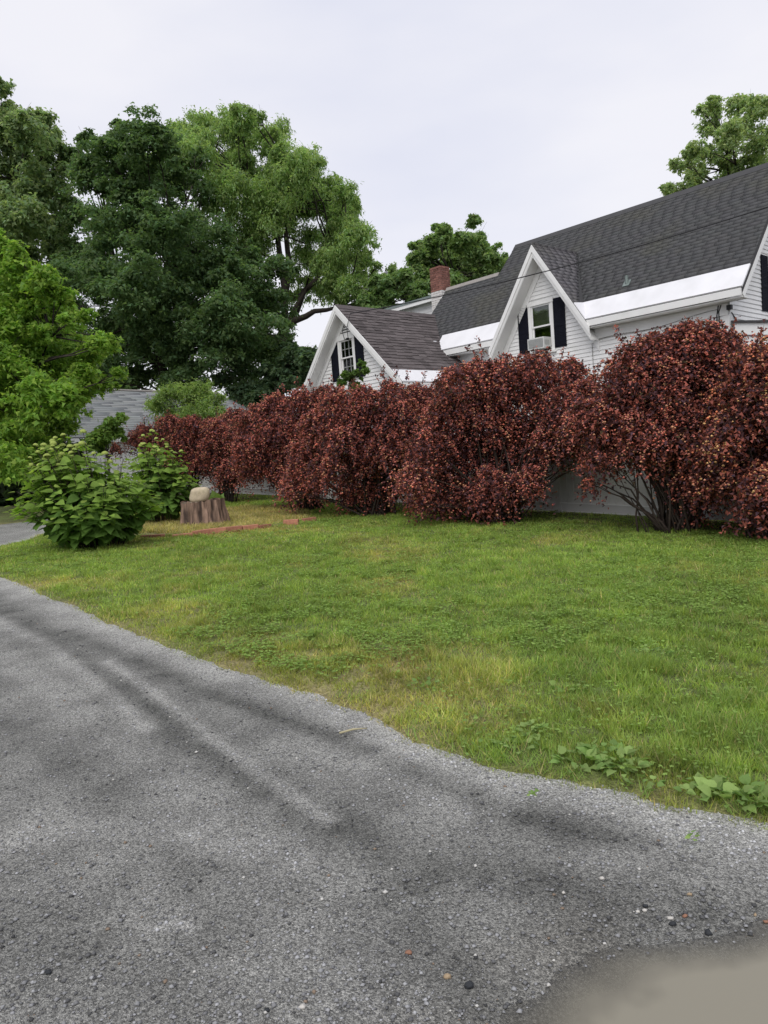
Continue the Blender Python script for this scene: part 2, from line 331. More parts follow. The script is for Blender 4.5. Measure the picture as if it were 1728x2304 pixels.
# ------------------------------------------------------------------ leaf clouds and trees
def unit(a): return a/(np.linalg.norm(a, axis=-1, keepdims=True)+1e-9)
def leaves(P, nrm, size, col, droop=.3, aspect=.55, rs=rng):
    """one kite leaf (4 corners, folded) per point; returns V, F, colour"""
    n = len(P); nrm = unit(nrm); d = unit(rs.randn(n, 3)+np.array([0, 0, -droop*2])); d = unit(d-nrm*(d*nrm).sum(1, keepdims=True)); s = np.cross(nrm, d)
    L = (size*(.65+.7*rs.rand(n)))[:, None] if np.ndim(size) == 0 else (size*(.65+.7*rs.rand(n)))[:, None]
    b = P-d*L*.5; t = P+d*L*.5; m = P-d*L*.05+nrm*L*.1; V = np.stack([b, m+s*L*aspect*.5, t, m-s*L*aspect*.5], 1).reshape(-1, 3)
    return V, np.arange(4*n).reshape(n, 4), np.repeat(col, 4, 0)
def tri_leaves(P, nrm, size, col, droop=.3, aspect=.7, rs=rng):
    """one three-cornered leaf per point, for foliage only a pixel or two across"""
    n = len(P); nrm = unit(nrm); d = unit(rs.randn(n, 3)+np.array([0, 0, -droop*2])); d = unit(d-nrm*(d*nrm).sum(1, keepdims=True)); s = np.cross(nrm, d)
    L = (size*(.65+.7*rs.rand(n)))[:, None]; b = P-d*L*.45; V = np.stack([b+s*L*aspect*.5, P+d*L*.6, b-s*L*aspect*.5], 1).reshape(-1, 3)
    return V, np.arange(3*n).reshape(n, 3), np.repeat(col, 3, 0)
def tint(base, n, rs, var=.22, warm=.12, mixcol=None, mixp=0):
    c = np.array(base)[None]*(1+var*(rs.rand(n, 1)*2-1)); c = c*(1+warm*(rs.rand(n, 1)*2-1)*np.array([[1.2, .2, -.6]]))
    if mixcol is not None: q = rs.rand(n) < mixp; c[q] = np.array(mixcol)*(1+var*(rs.rand(q.sum(), 1)*2-1))
    return np.clip(c, .004, 1)
def crown_points(lobes, nleaf, rs, flat=.6, sub=16, subr=.4, shell=.82):
    """leaf positions: lobes of sprays of leaves, with air between the sprays"""
    vol = np.array([l[3]**2 for l in lobes]); cnt = np.maximum((nleaf*vol/vol.sum()).astype(int), 30); P = []; Nn = []; T = []
    for (x, y, z, r), c in zip(lobes, cnt):
        ns = max(5, int(sub*(.7+.6*rs.rand()))); dirs = unit(rs.randn(ns, 3)+np.array([0, 0, .25])); sc = np.array([x, y, z])+dirs*r*np.array([1, 1, .85])*(shell*np.where(rs.rand(ns, 1) < .16, 1.05+.4*rs.rand(ns, 1), .5+.55*rs.rand(ns, 1)))
        tt = .84+.32*rs.rand(ns); w_ = rs.rand(ns)+.3; pick = rs.choice(ns, c, p=w_/w_.sum()); g = rs.randn(c, 3)*.58
        sr = r*subr*(.6+.8*rs.rand(ns))[pick][:, None]; p = sc[pick]+g*sr*np.array([1, 1, flat]); p[:, 2] -= .25*(g[:, 0]**2+g[:, 1]**2)*sr[:, 0]
        P.append(p); Nn.append(unit(g*.6+np.array([0, 0, .8])+rs.randn(c, 3)*.55)); T.append(tt[pick])
    return np.vstack(P), np.vstack(Nn), np.concatenate(T)
def limb(b, p0, p1, r0, r1, rs, wob=.08, n=6, k=6):
    p0 = np.array(p0, float); p1 = np.array(p1, float); L = np.linalg.norm(p1-p0); pts = []
    o1 = rs.randn(3)*wob*L
    for i in range(n+1):
        t = i/n; pts.append(p0*(1-t)+p1*t+o1*math.sin(math.pi*t)+rs.randn(3)*wob*.2*L*(0 < i < n)+np.array([0, 0, .03*L*math.sin(math.pi*t)]))
    b.tube(pts, [r0*(1-i/n)+r1*i/n for i in range(n+1)], k); return pts
def tree(label, px, D, lobes_px, base_px, nleaf, lsize, col, depth, trunk_r, seed, group=None, fork=None, flat=.6, sub=16, subr=.4, mix=None, mixp=0, droop=.3, aspect=.55, name='tree', cat='tree', extra=.6, stems=None):
    rs = np.random.RandomState(seed)
    base = at(base_px, 1100, D); base[2] = hgt(base[0], base[1])-.05
    lobes = []
    for (x, y, r) in lobes_px:
        x += px; R_ = r*D/FPX; P = at(x, y, D+(rs.rand()*2-1)*depth*.55); lobes.append((*P, R_))
        for _ in range(2):
          P2 = at(x+rs.randn()*r*.75, y+rs.randn()*r*.6, D+(rs.rand()*2-1)*depth*.5); lobes.append((*P2, R_*.42))
        if rs.rand() < extra: Q = at(x+rs.randn()*r*.25, y+abs(rs.randn())*r*.2, D+(rs.rand()*.5+.35)*depth*(1 if rs.rand() < .6 else -1)); lobes.append((*Q, R_*.9))
    th = thing(name, label, cat, base, group); b = B(); ctr = np.mean([l[:3] for l in lobes], 0); low = min(l[2]-l[3] for l in lobes)
    fk = np.array(fork) if fork is not None else np.array([base[0]*.7+ctr[0]*.3, base[1]*.7+ctr[1]*.3, max(base[2]+1.2, low*.6+ctr[2]*.25)])
    tp = limb(b, base-[0, 0, .15], fk, trunk_r*1.25, trunk_r*.8, rs, .03, 7, 9)
    mains = stems if stems else [ctr+(rs.rand(3)-.5)*np.array([1, 1, .6])*(np.linalg.norm(np.array(lobes[0][:3])-ctr))*.55 for _ in range(4)]
    nodes = [fk]
    for m_ in mains: nodes += limb(b, fk, m_, trunk_r*.55, trunk_r*.18, rs, .07, 6, 7)[2:]
    nodes = np.array(nodes)
    for l in lobes:
        P = np.array(l[:3]); j = np.argmin(np.linalg.norm(nodes-P, axis=1)+.6*np.maximum(nodes[:, 2]-P[2], 0)); tip = limb(b, nodes[j], P, trunk_r*.17, trunk_r*.03, rs, .05, 4, 5)[-2]
        for _ in range(4): limb(b, tip, P+rs.randn(3)*l[3]*.5, trunk_r*.06, trunk_r*.015, rs, .1, 2, 3)
    b.out('trunk', M_bark, th, True)
    P, Nn, T = crown_points(lobes, nleaf, rs, flat, sub, subr); V, Fc, cc = tri_leaves(P, Nn, lsize, tint(col, len(P), rs, .25, .12, mix, mixp)*T[:, None], droop, aspect*1.35, rs)
    obj('crown', V, Fc, M_leaf, th, col=cc); return th

tree('tall airy grey-green tree behind the bright green tree beside the lane', 0, 54, [(20, 290, 60), (80, 300, 55), (125, 345, 40), (40, 390, 75), (110, 430, 60), (20, 480, 70), (95, 520, 60), (-70, 375, 80), (-70, 480, 95), (150, 470, 35), (50, 590, 60), (8, 265, 24), (130, 560, 40)], -10, 80000, .26, (.25, .33, .17), 8, .45, 11, sub=34, subr=.27, extra=.3, flat=.7, droop=.8)
tree('huge dark green maple behind the grey-roofed garage', 0, 48, [(240, 335, 55), (330, 315, 58), (200, 395, 55), (300, 400, 78), (385, 395, 55), (185, 490, 48), (280, 510, 80), (380, 510, 75), (465, 560, 78), (545, 620, 78), (200, 620, 66), (300, 630, 88), (420, 660, 88), (530, 700, 85), (615, 690, 55), (250, 740, 70), (350, 760, 88), (460, 780, 88), (570, 790, 75), (640, 790, 42), (300, 850, 50), (420, 860, 60), (540, 860, 50), (160, 560, 36), (150, 690, 50), (180, 790, 60), (230, 850, 55), (120, 620, 40)], 400, 220000, .21, (.13, .205, .09), 9, .5, 12, sub=36, subr=.27, extra=.8, flat=.5, droop=.5)
_w1 = at(690, 640, 53); _w2 = at(745, 555, 53); _w3 = at(560, 420, 55); _w4 = at(640, 380, 55); _w5 = at(770, 690, 52)
tree('light green willow-leaved tree leaning out from behind the dark maple', 0, 54, [(450, 285, 46), (520, 295, 50), (600, 320, 52), (430, 345, 58), (540, 385, 75), (645, 375, 48), (695, 400, 42), (640, 450, 75), (715, 455, 55), (765, 490, 46), (795, 530, 40), (818, 585, 30), (755, 585, 55), (700, 560, 62), (795, 645, 40), (740, 650, 46), (822, 690, 22), (590, 480, 70), (510, 440, 70), (685, 650, 40), (400, 300, 34), (560, 560, 60), (780, 440, 34), (690, 365, 34), (625, 300, 34), (540, 280, 36), (830, 630, 30)], 590, 180000, .24, (.3, .41, .17), 7, .5, 13, sub=36, subr=.27, extra=.4, flat=.9, droop=1.6, aspect=.3, fork=at(640, 740, 53.5), stems=[_w1, _w2, _w3, _w4, _w5])
tree('small dark tree between the maple and the shuttered gable', 0, 43, [(640, 850, 45), (600, 880, 40), (680, 830, 32), (655, 800, 30), (690, 800, 24), (560, 890, 40)], 640, 30000, .22, (.11, .17, .09), 3, .16, 14, sub=26, subr=.32, extra=.5)
tree('broad green tree rising behind the brick chimney', 0, 47, [(1000, 525, 22), (995, 560, 50), (1055, 545, 42), (948, 580, 32), (1100, 585, 38), (1132, 600, 28), (1050, 610, 48), (960, 625, 38), (1110, 640, 36), (1010, 640, 36), (945, 555, 22), (1000, 680, 30)], 1040, 60000, .21, (.24, .34, .14), 5, .35, 15, sub=34, subr=.27, extra=.5, flat=.6, droop=.5)
tree('lower dark green tree beside the chimney behind the shuttered gable', 0, 43, [(880, 640, 30), (848, 655, 26), (918, 650, 32), (822, 672, 18), (870, 690, 34), (940, 675, 30), (835, 700, 25), (885, 622, 18), (912, 618, 18)], 890, 32000, .2, (.2, .3, .12), 4, .25, 16, sub=28, subr=.3, extra=.5)
tree('thin-leaved tree showing above the long dark roof', 0, 33, [(1600, 245, 26), (1660, 232, 32), (1712, 240, 32), (1592, 290, 26), (1645, 300, 38), (1708, 310, 40), (1562, 345, 26), (1620, 350, 40), (1690, 370, 42), (1522, 372, 20), (1565, 395, 30), (1640, 400, 38), (1500, 425, 18), (1540, 425, 24), (1770, 330, 70), (1680, 440, 50), (1760, 430, 60)], 1700, 55000, .13, (.35, .44, .22), 4, .2, 17, sub=30, subr=.3, extra=.7, flat=.6, droop=.6)
tree('bright yellow-green tree leaning over the gravel lane', -22, 20, [(20, 560, 46), (60, 600, 52), (120, 640, 52), (30, 680, 78), (110, 720, 75), (178, 725, 46), (60, 800, 88), (160, 800, 66), (222, 800, 32), (40, 900, 88), (130, 880, 75), (210, 850, 40), (60, 990, 70), (140, 950, 55), (185, 900, 40), (10, 1030, 55), (90, 760, 80), (30, 740, 80), (120, 830, 70), (80, 690, 60), (0, 820, 80), (-80, 640, 110), (-90, 850, 130), (235, 775, 24), (100, 1020, 40)], -60, 140000, .112, (.23, .37, .07), 4.2, .19, 18, sub=36, subr=.27, extra=.7, flat=.55, mix=(.31, .43, .08), mixp=.12, droop=.6)
tree('young bright green sapling standing between the hydrangea and the garage', 0, 17.5, [(252, 950, 16), (238, 968, 16), (262, 975, 14), (220, 990, 20), (270, 940, 10)], 245, 3500, .1, (.17, .27, .06), .5, .03, 19, subr=.5, extra=.5, name='sapling', cat='sapling')
tree('upright pale green shrub sticking up behind the red hedge', 0, 27, [(370, 895, 22), (400, 880, 20), (430, 888, 24), (460, 880, 18), (480, 898, 20), (350, 910, 16), (385, 930, 30), (440, 935, 34), (490, 930, 20), (440, 872, 8), (400, 872, 8), (370, 880, 8), (410, 1000, 40)], 420, 26000, .1, (.26, .36, .12), 1.4, .06, 20, sub=14, subr=.5, extra=.6, flat=1.4, aspect=.35, droop=-.8, name='shrub', cat='shrub')
tree('green seedling with feathery leaves poking above the hedge under the gable window', 0, 18.5, [(783, 848, 13), (800, 838, 11), (813, 818, 7), (768, 862, 10), (822, 835, 7), (795, 870, 14), (805, 900, 14)], 800, 2600, .09, (.12, .2, .05), .4, .025, 24, sub=14, subr=.4, extra=.4, name='sapling', cat='sapling')
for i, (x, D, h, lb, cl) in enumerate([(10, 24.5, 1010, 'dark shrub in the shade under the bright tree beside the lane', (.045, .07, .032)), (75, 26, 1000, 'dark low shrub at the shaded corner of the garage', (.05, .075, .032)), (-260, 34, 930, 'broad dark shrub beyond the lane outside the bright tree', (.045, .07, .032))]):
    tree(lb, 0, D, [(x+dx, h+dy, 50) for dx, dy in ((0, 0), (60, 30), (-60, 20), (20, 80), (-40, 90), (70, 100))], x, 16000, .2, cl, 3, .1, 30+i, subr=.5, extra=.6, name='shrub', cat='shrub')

# ------------------------------------------------------------------ white farmhouse
u3 = np.array([math.sin(YAW), -math.cos(YAW), 0]); n3 = np.array([math.cos(YAW), math.sin(YAW), 0]); z3 = np.array([0, 0, 1.])
P0 = at(1210, 739, 20.5); P0[2] = 0
def L(u, n, z): return P0+u*u3+n*n3+z*z3
HZ = float(hgt(P0[0], P0[1]))-.1
house = thing('farmhouse', 'white clapboard farmhouse with black shutters and long dark shingled roof', 'house', L(0, 0, HZ))
def hbox(b, u0, u1, n0, n1, z0, z1): return b.box(L(u0, n0, z0), u3*(u1-u0), n3*(n1-n0), z3*(z1-z0))
def cut(lo, hi, holes, z):
    segs = [(lo, hi)]
    for (a, c, z0, z1) in holes:
        if z0 < z < z1: segs = [s for (p, q) in segs for s in ((p, min(q, a)), (max(p, c), q)) if s[1]-s[0] > .01]
    return segs
def clapboards(wall, axis, fixed, side, rowfn, z0, z1, holes, e=.105):
    """one lapped board per course, a child of its wall; rowfn(z) gives the run of the course"""
    z = z0
    while z < z1:
        r = rowfn(z+e*.5)
        if r and r[1]-r[0] > .05:
            for a, c in cut(r[0], r[1], holes, z+e*.5):
                if axis == 'u': prof = [L(a, fixed+side*.004, z+e+.012), L(a, fixed+side*.004, z), L(a, fixed+side*.031, z), L(a, fixed+side*.010, z+e+.012)]; ex = u3*(c-a)
                else: prof = [L(fixed+side*.004, a, z+e+.012), L(fixed+side*.004, a, z), L(fixed+side*.031, a, z), L(fixed+side*.010, a, z+e+.012)]; ex = n3*(c-a)
                B().prism(prof, ex).out('clapboard', M_white, wall)
        z += e
def window(name_wall, uc0, uc1, z0, z1, nf, curtain, par, axis='u', sash_open=None, mull=0):
    """casing, two sashes with panes and a dim room behind"""
    def bx(b, a0, a1, d0, d1, c0, c1):
        if axis == 'u': return hbox(b, a0, a1, nf+d0, nf+d1, c0, c1)
        return b.box(L(nf-d1, a0, c0), n3*(a1-a0), u3*(d1-d0), z3*(c1-c0))
    w_ = .1
    b = B(); bx(b, uc0, uc0+w_, -.05, .02, z0, z1); bx(b, uc1-w_, uc1, -.05, .02, z0, z1); bx(b, uc0-.02, uc1+.02, -.065, .02, z1, z1+.12); 
    wn = b.out('window', M_trim, par)
    bx(B(), uc0-.04, uc1+.04, -.1, .02, z0-.06, z0-.002).out('sill', M_trim, wn)
    a, c = uc0+w_+.002, uc1-w_-.002; mid = (z0+z1)/2 if sash_open is None else sash_open
    for (s0, s1, d) in ((mid, z1-.002, -.012), (z0+.002, mid+.035, .02)):
        b = B(); bx(b, a, a+.04, d-.015, d+.015, s0, s1); bx(b, c-.04, c, d-.015, d+.015, s0, s1); bx(b, a+.041, c-.041, d-.014, d+.014, s0, s0+.04); bx(b, a+.041, c-.041, d-.014, d+.014, s1-.04, s1)
        mb = B()
        for m_ in range(mull): x = a+(c-a)*(m_+1)/(mull+1); bx(mb, x-.01, x+.01, d-.012, d+.012, s0+.041, s1-.041)
        if mull: bx(mb, a+.041, c-.041, d-.011, d+.011, (s0+s1)/2-.01, (s0+s1)/2+.01); mb.out('glazing_bars', M_grille, wn)
        if mull*0: bx(b, a+.041, c-.041, d-.011, d+.011, (s0+s1)/2-.009, (s0+s1)/2+.009)
        b.out('sash', M_trim, wn); bx(B(), a+.041, c-.041, d-.003, d+.003, s0+.041, s1-.041).out('pane', M_glass, wn)
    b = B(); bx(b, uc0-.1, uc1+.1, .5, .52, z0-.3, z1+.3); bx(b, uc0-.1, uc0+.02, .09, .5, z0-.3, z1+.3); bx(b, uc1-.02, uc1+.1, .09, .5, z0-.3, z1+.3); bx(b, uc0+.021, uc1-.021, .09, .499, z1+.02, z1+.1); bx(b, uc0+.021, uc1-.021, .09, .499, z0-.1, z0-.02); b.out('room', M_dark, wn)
    if curtain == 'shade': bx(B(), a+.005, c-.005, .06, .065, mid-.05, z1-.02).out('reflection_panel', M_reflect, wn)  # added panel behind the glass, coloured as a greenish tree reflection
    if curtain == 'lace':
        b = B(); k = 40
        V = []
        for j in (0, 1):
            for i in range(k+1): x = a+.01+(c-a-.02)*i/k; V.append(L(x, nf+.085+.018*math.sin(i*1.3), z0+.02 if j == 0 else z1-.02))
        b.add(V, [(i, i+1, k+2+i, k+1+i) for i in range(k)]).out('curtain', M_curt, wn)
    return wn
def shutter(poly, par, nf, axis='u'):
    """frame polygon in (u, z) with slanted louvres between the stiles"""
    us = [p[0] for p in poly]; a, c = min(us)+.04, max(us)-.04; zs = [p[1] for p in poly]
    def pt(u, z, n): return L(u, nf+n, z) if axis == 'u' else L(nf-n, u, z)
    nv = n3 if axis == 'u' else -u3
    s = B().prism([pt(u, z, -.04) for u, z in poly], nv*.018).out('shutter', M_black, par)
    b = B(); z = min(zs)+.06; top = max(zs)-.06 if len(poly) == 4 else sorted(zs)[2]-.05
    while z < top:
        b.prism([pt(a, z, -.05), pt(a, z+.028, -.042), pt(a, z+.032, -.0415), pt(a, z, -.0415)], (u3 if axis == 'u' else n3)*(c-a)); z += .04
    b.out('louvres', M_black, s, kind='stuff')
    b = B()
    for (x0, x1) in ((a-.04, a-.003), (c+.003, c+.04)):
        zt = min(max(zs), top+.05); b.prism([pt(x0, min(zs), -.052), pt(x1, min(zs), -.052), pt(x1, zt-.001, -.052), pt(x0, zt-.001, -.052)], nv*.0115)
    zm = (min(zs)+max(zs))/2-.1; b.prism([pt(a, zm, -.054), pt(c, zm, -.054), pt(c, zm+.06, -.054), pt(a, zm+.06, -.054)], nv*.0135); b.out('stile', M_black, s); return s
def inter(poly, y):
    xs_ = []
    n = len(poly)
    for i in range(n):
        (x0, y0), (x1, y1) = poly[i], poly[(i+1) % n]
        if (y0 <= y < y1) or (y1 <= y < y0): xs_.append(x0+(y-y0)/(y1-y0)*(x1-x0))
    return (min(xs_), max(xs_)) if len(xs_) >= 2 else None
SHV = {}
def shingles(roof, o, ax, up, poly, expo, wid, mat_, single=False, base=(.1, .1, .1), seed=1, thick=.0055, rag=.004, hole=None, cvar=.05):
    """courses of tabs on a roof plane; (a, s) poly: along the eave, up the slope"""
    rs = np.random.RandomState(seed); nv = unit(np.cross(ax, up)); nv = nv if nv[2] > 0 else -nv
    smin = min(p[1] for p in poly); smax = max(p[1] for p in poly); s = smin; row = 0; V = []; F4 = []; col = []; cnt = 0
    while s < smax-.02:
        r = inter(poly, s+expo*.5)
        if r:
            a = r[0]-rs.rand()*wid
            while a < r[1]:
                ww = wid*(1+.0*rs.randn()); x0, x1 = max(a+.003, r[0]), min(a+ww-.003, r[1]); a += ww
                hh = hole(s+expo*.5) if hole else None
                if hh and x0 < hh[1] and x1 > hh[0]:
                    if x0 < hh[0]: x1 = min(x1, hh[0])
                    elif x1 > hh[1]: x0 = max(x0, hh[1])
                    else: continue
                if x1-x0 < .04: continue
                ds = rag*rs.randn(); th = thick*(.75+.6*rs.rand()); cl = np.array(base)*(1+cvar*(2*rs.rand()-1))*(1+.15*cvar*rs.randn(3))
                lo = s+ds; hi = s+expo+.03; lf = -.3*rag*rs.randn()
                pts = [(x0, lo, .004), (x1, lo+lf, .004), (x1, hi, .001), (x0, hi, .001), (x0, lo, .004+th), (x1, lo+lf, .004+th*(.8+.4*rs.rand())), (x1, hi, .005), (x0, hi, .005)]
                q = np.array([o+ax*p[0]+up*p[1]+nv*p[2] for p in pts]); fc = [(0, 3, 2, 1), (4, 5, 6, 7), (0, 1, 5, 4), (1, 2, 6, 5), (2, 3, 7, 6), (3, 0, 4, 7)]
                if single and cnt < 300: obj('shingle', q, fc, mat_, roof)
                else: k0 = len(V); V += list(q); F4 += [[i+k0 for i in f] for f in fc]; col += [cl]*8
                cnt += 1
        s += expo; row += 1
    if V: obj('shingles', np.array(V), np.array(F4), mat_ if mat_ is not M_slate else M_shin, roof, col=np.array(col), kind='stuff')
SL = 1.09; cs = 1/math.hypot(1, SL); upM = (n3+SL*z3)*cs
def zr(n): return 5.126+SL*n
E0 = -.4; RM, RLw = 2.7, 1.8                                          # eave and ridge lines, in metres behind the wall
UR, UM, UL = 5.67, -2.65, -4.95
TH = .14
# roof slabs
b = B()
b.prism([L(UR, E0, zr(E0)), L(UR, RM, zr(RM)), L(UM, RM, zr(RM)), L(UM, RLw, zr(RLw)), L(UL, RLw, zr(RLw)), L(UL, E0, zr(E0)), L(.28-(6.95-zr(E0))/1.5, E0, zr(E0)), L(.28, (6.93-5.126)/SL, 6.93), L(.28+(6.95-zr(E0))/1.5, E0, zr(E0))], -z3*TH)
roof = b.out('roof', M_roofedge, house)
b = B(); b.prism([L(UR, RM+.01, zr(RM)-.01), L(UM, RM+.01, zr(RM)-.01), L(UM, 5.8, zr(RM)-SL*3.1), L(UR, 5.8, zr(RM)-SL*3.1)], -z3*TH); b.prism([L(UM-.01, RLw+.01, zr(RLw)-.01), L(UL, RLw+.01, zr(RLw)-.01), L(UL, 4.2, zr(RLw)-SL*2.4), L(UM-.01, 4.2, zr(RLw)-SL*2.4)], -z3*TH)
b.out('rear_slope', M_roofedge, roof)
O = L(0, 0, zr(0)); S = lambda n: n/cs
band = .03
shingles(roof, O, u3, upM, [(UL, S(band)), (UR, S(band)), (UR, S(RM)), (UM, S(RM)), (UM, S(RLw)), (UL, S(RLw))], .135, .3, M_shin, base=(.083, .084, .086), seed=2, hole=lambda s_: (.28-(6.95-zr(s_*cs))/1.5, .28+(6.95-zr(s_*cs))/1.5) if zr(s_*cs) < 6.95 else None)
b = B()
for (ua, ub, nn) in ((UM, UR, RM),): b.prism([L(ua, nn-.14, zr(nn-.14)+.022), L(ua, nn, zr(nn)+.035), L(ua, nn+.14, zr(nn-.14)+.012), L(ua, nn, zr(nn)+.012)], u3*(ub-ua))
b.out('ridge_cap', M_roofedge, roof)
B().prism([L(UL, RLw-.09, zr(RLw-.09)+.022), L(UL, RLw, zr(RLw)+.05), L(UL, RLw+.12, zr(RLw-.12)+.02), L(UL, RLw, zr(RLw)+.012)], u3*(UM-UL-.01)).out('ridge_flashing', M_cap, roof)
# dormer
DA, DZ, DS = .28, 6.95, 1.5
def zd(u): return DZ-DS*abs(u-DA)
nb = (DZ-5.126)/SL; dl, dr = DA-(DZ-4.69)/DS, DA+(DZ-4.69)/DS
dz_roof = B()
for sgn in (-1, 1):
    ub = DA+sgn*(DZ-4.62)/DS
    tri = [L(DA, E0-.05, DZ), L(ub, E0-.05, zd(ub)), L(ub, E0+.02, zd(ub)), L(DA+sgn*(DZ-zr(0))/DS, 0.0, zr(0)), L(DA, nb+.02, DZ)]
    dz_roof.prism(tri, -z3*.12)
droof = dz_roof.out('dormer_roof', M_roofedge, house)
for sgn in (-1, 1):
    sl = math.hypot(1, DS); upD = (-sgn*u3+DS*z3)/sl; Od = L(DA+sgn*(DZ-4.69)/DS, E0-.05, 4.69); len_ = (DZ-4.69)*sl/DS
    lo = .45
    poly = [(0, lo), (.05+.4*lo/len_, lo), (nb-E0+.05, len_), (0, len_)]
    shingles(droof, Od, n3, upD, poly, .135, .3, M_shin, base=(.135, .13, .138), seed=5+sgn)
# verge and cornice trim of the dormer
for sgn in (-1, 1):
    ub = DA+sgn*(DZ-(4.42 if sgn < 0 else 4.5))/DS
    def strip(n0, n1, t0, t1, nm):
        B().prism([L(DA, n0, DZ-t0), L(ub, n0, zd(ub)-t0), L(ub, n0, zd(ub)-t1), L(DA, n0, DZ-t1)], n3*(n1-n0)).out(nm, M_trim, droof)
    strip(E0-.075, E0-.05, .015, .2, 'verge_board'); strip(E0-.05, E0-.005, .2, .3, 'verge_moulding'); strip(E0-.04, -.02, .305, .34, 'verge_soffit'); strip(-.05, .03, .345, .62, 'gable_frieze')
# white metal edge along the eaves
def metal(poly): B().prism(poly, unit(np.cross(u3, upM))*(.035 if np.cross(u3, upM)[2] > 0 else -.035)).out('metal_edge', M_metal, roof)
eps = .02
metal([L(dr+.0, E0-.03, zr(E0-.03)+eps), L(UR+.02, E0-.03, zr(E0-.03)+eps), L(UR+.02, band+.02, zr(band+.02)+eps), L(DA+(DZ-zr(band+.02))/DS-.02, band+.02, zr(band+.02)+eps)])
metal([L(-3.55, E0-.03, zr(E0-.03)+eps), L(dl-.02, E0-.03, zr(E0-.03)+eps), L(DA-(DZ-zr(band+.02))/DS+.02, band+.02, zr(band+.02)+eps), L(-3.62, band+.02, zr(band+.02)+eps)])
hbox(B(), -3.62, -3.551, E0-.05, E0+.05, 4.6, 5.02).out('metal_edge_return', M_metal, roof)
upDr = (-u3+DS*z3)
B().prism([L(dr, E0-.05, 4.7), L(dr-.3, E0-.05, 4.7+.45), L(dr-.3, 0.02, zr(0)+.06)], z3*.03).out('metal_edge', M_metal, roof)
# eaves cornice, in the runs left and right of the dormer
for (a, c) in ((-3.6, dl-.02), (dr+.02, UR-.01)):
    hbox(B(), a, c, E0-.045, E0-.0, 4.51, 4.665).out('fascia', M_trim, house); hbox(B(), a, c, E0+.001, -.03, 4.47, 4.5).out('soffit', M_trim, house); hbox(B(), a, c if c < 3 else 5.2, -.05, -.0255, 4.2, 4.465).out('frieze_board', M_trim, house)
# walls
wall_main = hbox(B(), -4.9, 5.2, .003, .12, HZ, 4.5).out('wall', M_white, house)
DW = (-.27, .56, 4.14, 5.42)
wh = [(DW[0], DW[1], DW[2]-.06, DW[3]+.13)]
# back of the dormer gable, with the window opening left free
b = B()
b.prism([L(DA-1.55, .003, 4.502), L(DA+1.55, .003, 4.502), L(DA+.02, .003, 6.75), L(DA-.02, .003, 6.75)], n3*.02)
bpy.data.objects.remove(wall_main)
def holed(nm, par, pieces): 
    b = B()
    for q in pieces: hbox(b, *q)
    return b.out(nm, M_white, par)
wall_main = holed('wall', house, [(-4.9, DW[0]-.002, .003, .12, HZ, 4.5), (DW[1]+.002, 5.2, .003, .12, HZ, 4.5), (DW[0]-.002, DW[1]+.002, .003, .12, HZ, DW[2]-.03)])
b = B(); b.prism([L(DA-1.6, .003, 4.502), L(DW[0]-.002, .003, 4.502), L(DW[0]-.002, .003, zd(DW[0])-.2), ], n3*.1); b.prism([L(DW[1]+.002, .003, 4.502), L(DA+1.6, .003, 4.502), L(DW[1]+.002, .003, zd(DW[1])-.2)], n3*.1)
b.prism([L(DW[0]-.001, .003, DW[3]), L(DW[1]+.001, .003, DW[3]), L(DW[1]+.001, .003, zd(DW[1])-.2), L(DA, .003, DZ-.2), L(DW[0]-.001, .003, zd(DW[0])-.2)], n3*.1)
wall_d = b.out('gable_wall', M_white, house)
clapboards(wall_main, 'u', 0, -1, lambda z: (-4.9, 5.08), 1.5, 4.44, wh)
clapboards(wall_d, 'u', 0, -1, lambda z: (DA-(DZ-.5-z)/DS, DA+(DZ-.5-z)/DS), 4.44, 6.3, wh)
hbox(B(), 5.082, 5.225, -.034, .0, HZ, 4.2).out('corner_board', M_trim, house); B().box(L(5.2, .001, HZ), u3*.034, n3*.13, z3*(4.9-HZ)).out('corner_board', M_trim, house)
window(wall_d, *DW, 0, 'shade', house, sash_open=4.82)  # the shade option adds the painted tree reflection
shutter([(-.63, 4.16), (-.275, 4.16), (-.275, 5.5), (-.63, 5.5)], house, -.002); shutter([(.565, 4.18), (.93, 4.18), (.93, 5.5), (.565, 5.5)], house, -.002)
# right gable end
GE = 5.2
def gz(n): return min(zr(n), zr(RM)-SL*(n-RM))-.16
EW = (2.2, 3.0, 4.4, 5.7)
b = B()
for poly in ([(0.121, HZ), (EW[0], HZ), (EW[0], gz(EW[0])), (.121, gz(.121))], [(EW[1], HZ), (5.4, HZ), (5.4, gz(5.4)), (EW[1], gz(EW[1]))], [(EW[0]+.001, HZ), (EW[1]-.001, HZ), (EW[1]-.001, EW[2]-.03), (EW[0]+.001, EW[2]-.03)], [(EW[0]+.001, EW[3]), (EW[1]-.001, EW[3]), (EW[1]-.001, gz(EW[1])), (RM, gz(RM)), (EW[0]+.001, gz(EW[0]))]):
    b.prism([L(GE-.1, n_, z_) for n_, z_ in poly], u3*.1)
wall_e = b.out('end_wall', M_white, house)
clapboards(wall_e, 'n', GE, 1, lambda z: (max(.14, (z+.2-5.126)/SL), min(5.4, 2*RM-(z+.2-5.126)/SL)), 1.5, 7.8, [(EW[0], EW[1], EW[2]-.06, EW[3]+.13)])
window(wall_e, *EW, GE, None, house, axis='n')
shutter([(1.8, 4.42), (2.19, 4.42), (2.19, 5.75), (1.8, 5.75)], house, GE+.002, 'n'); shutter([(3.01, 4.42), (3.4, 4.42), (3.4, 5.75), (3.01, 5.75)], house, GE+.002, 'n')
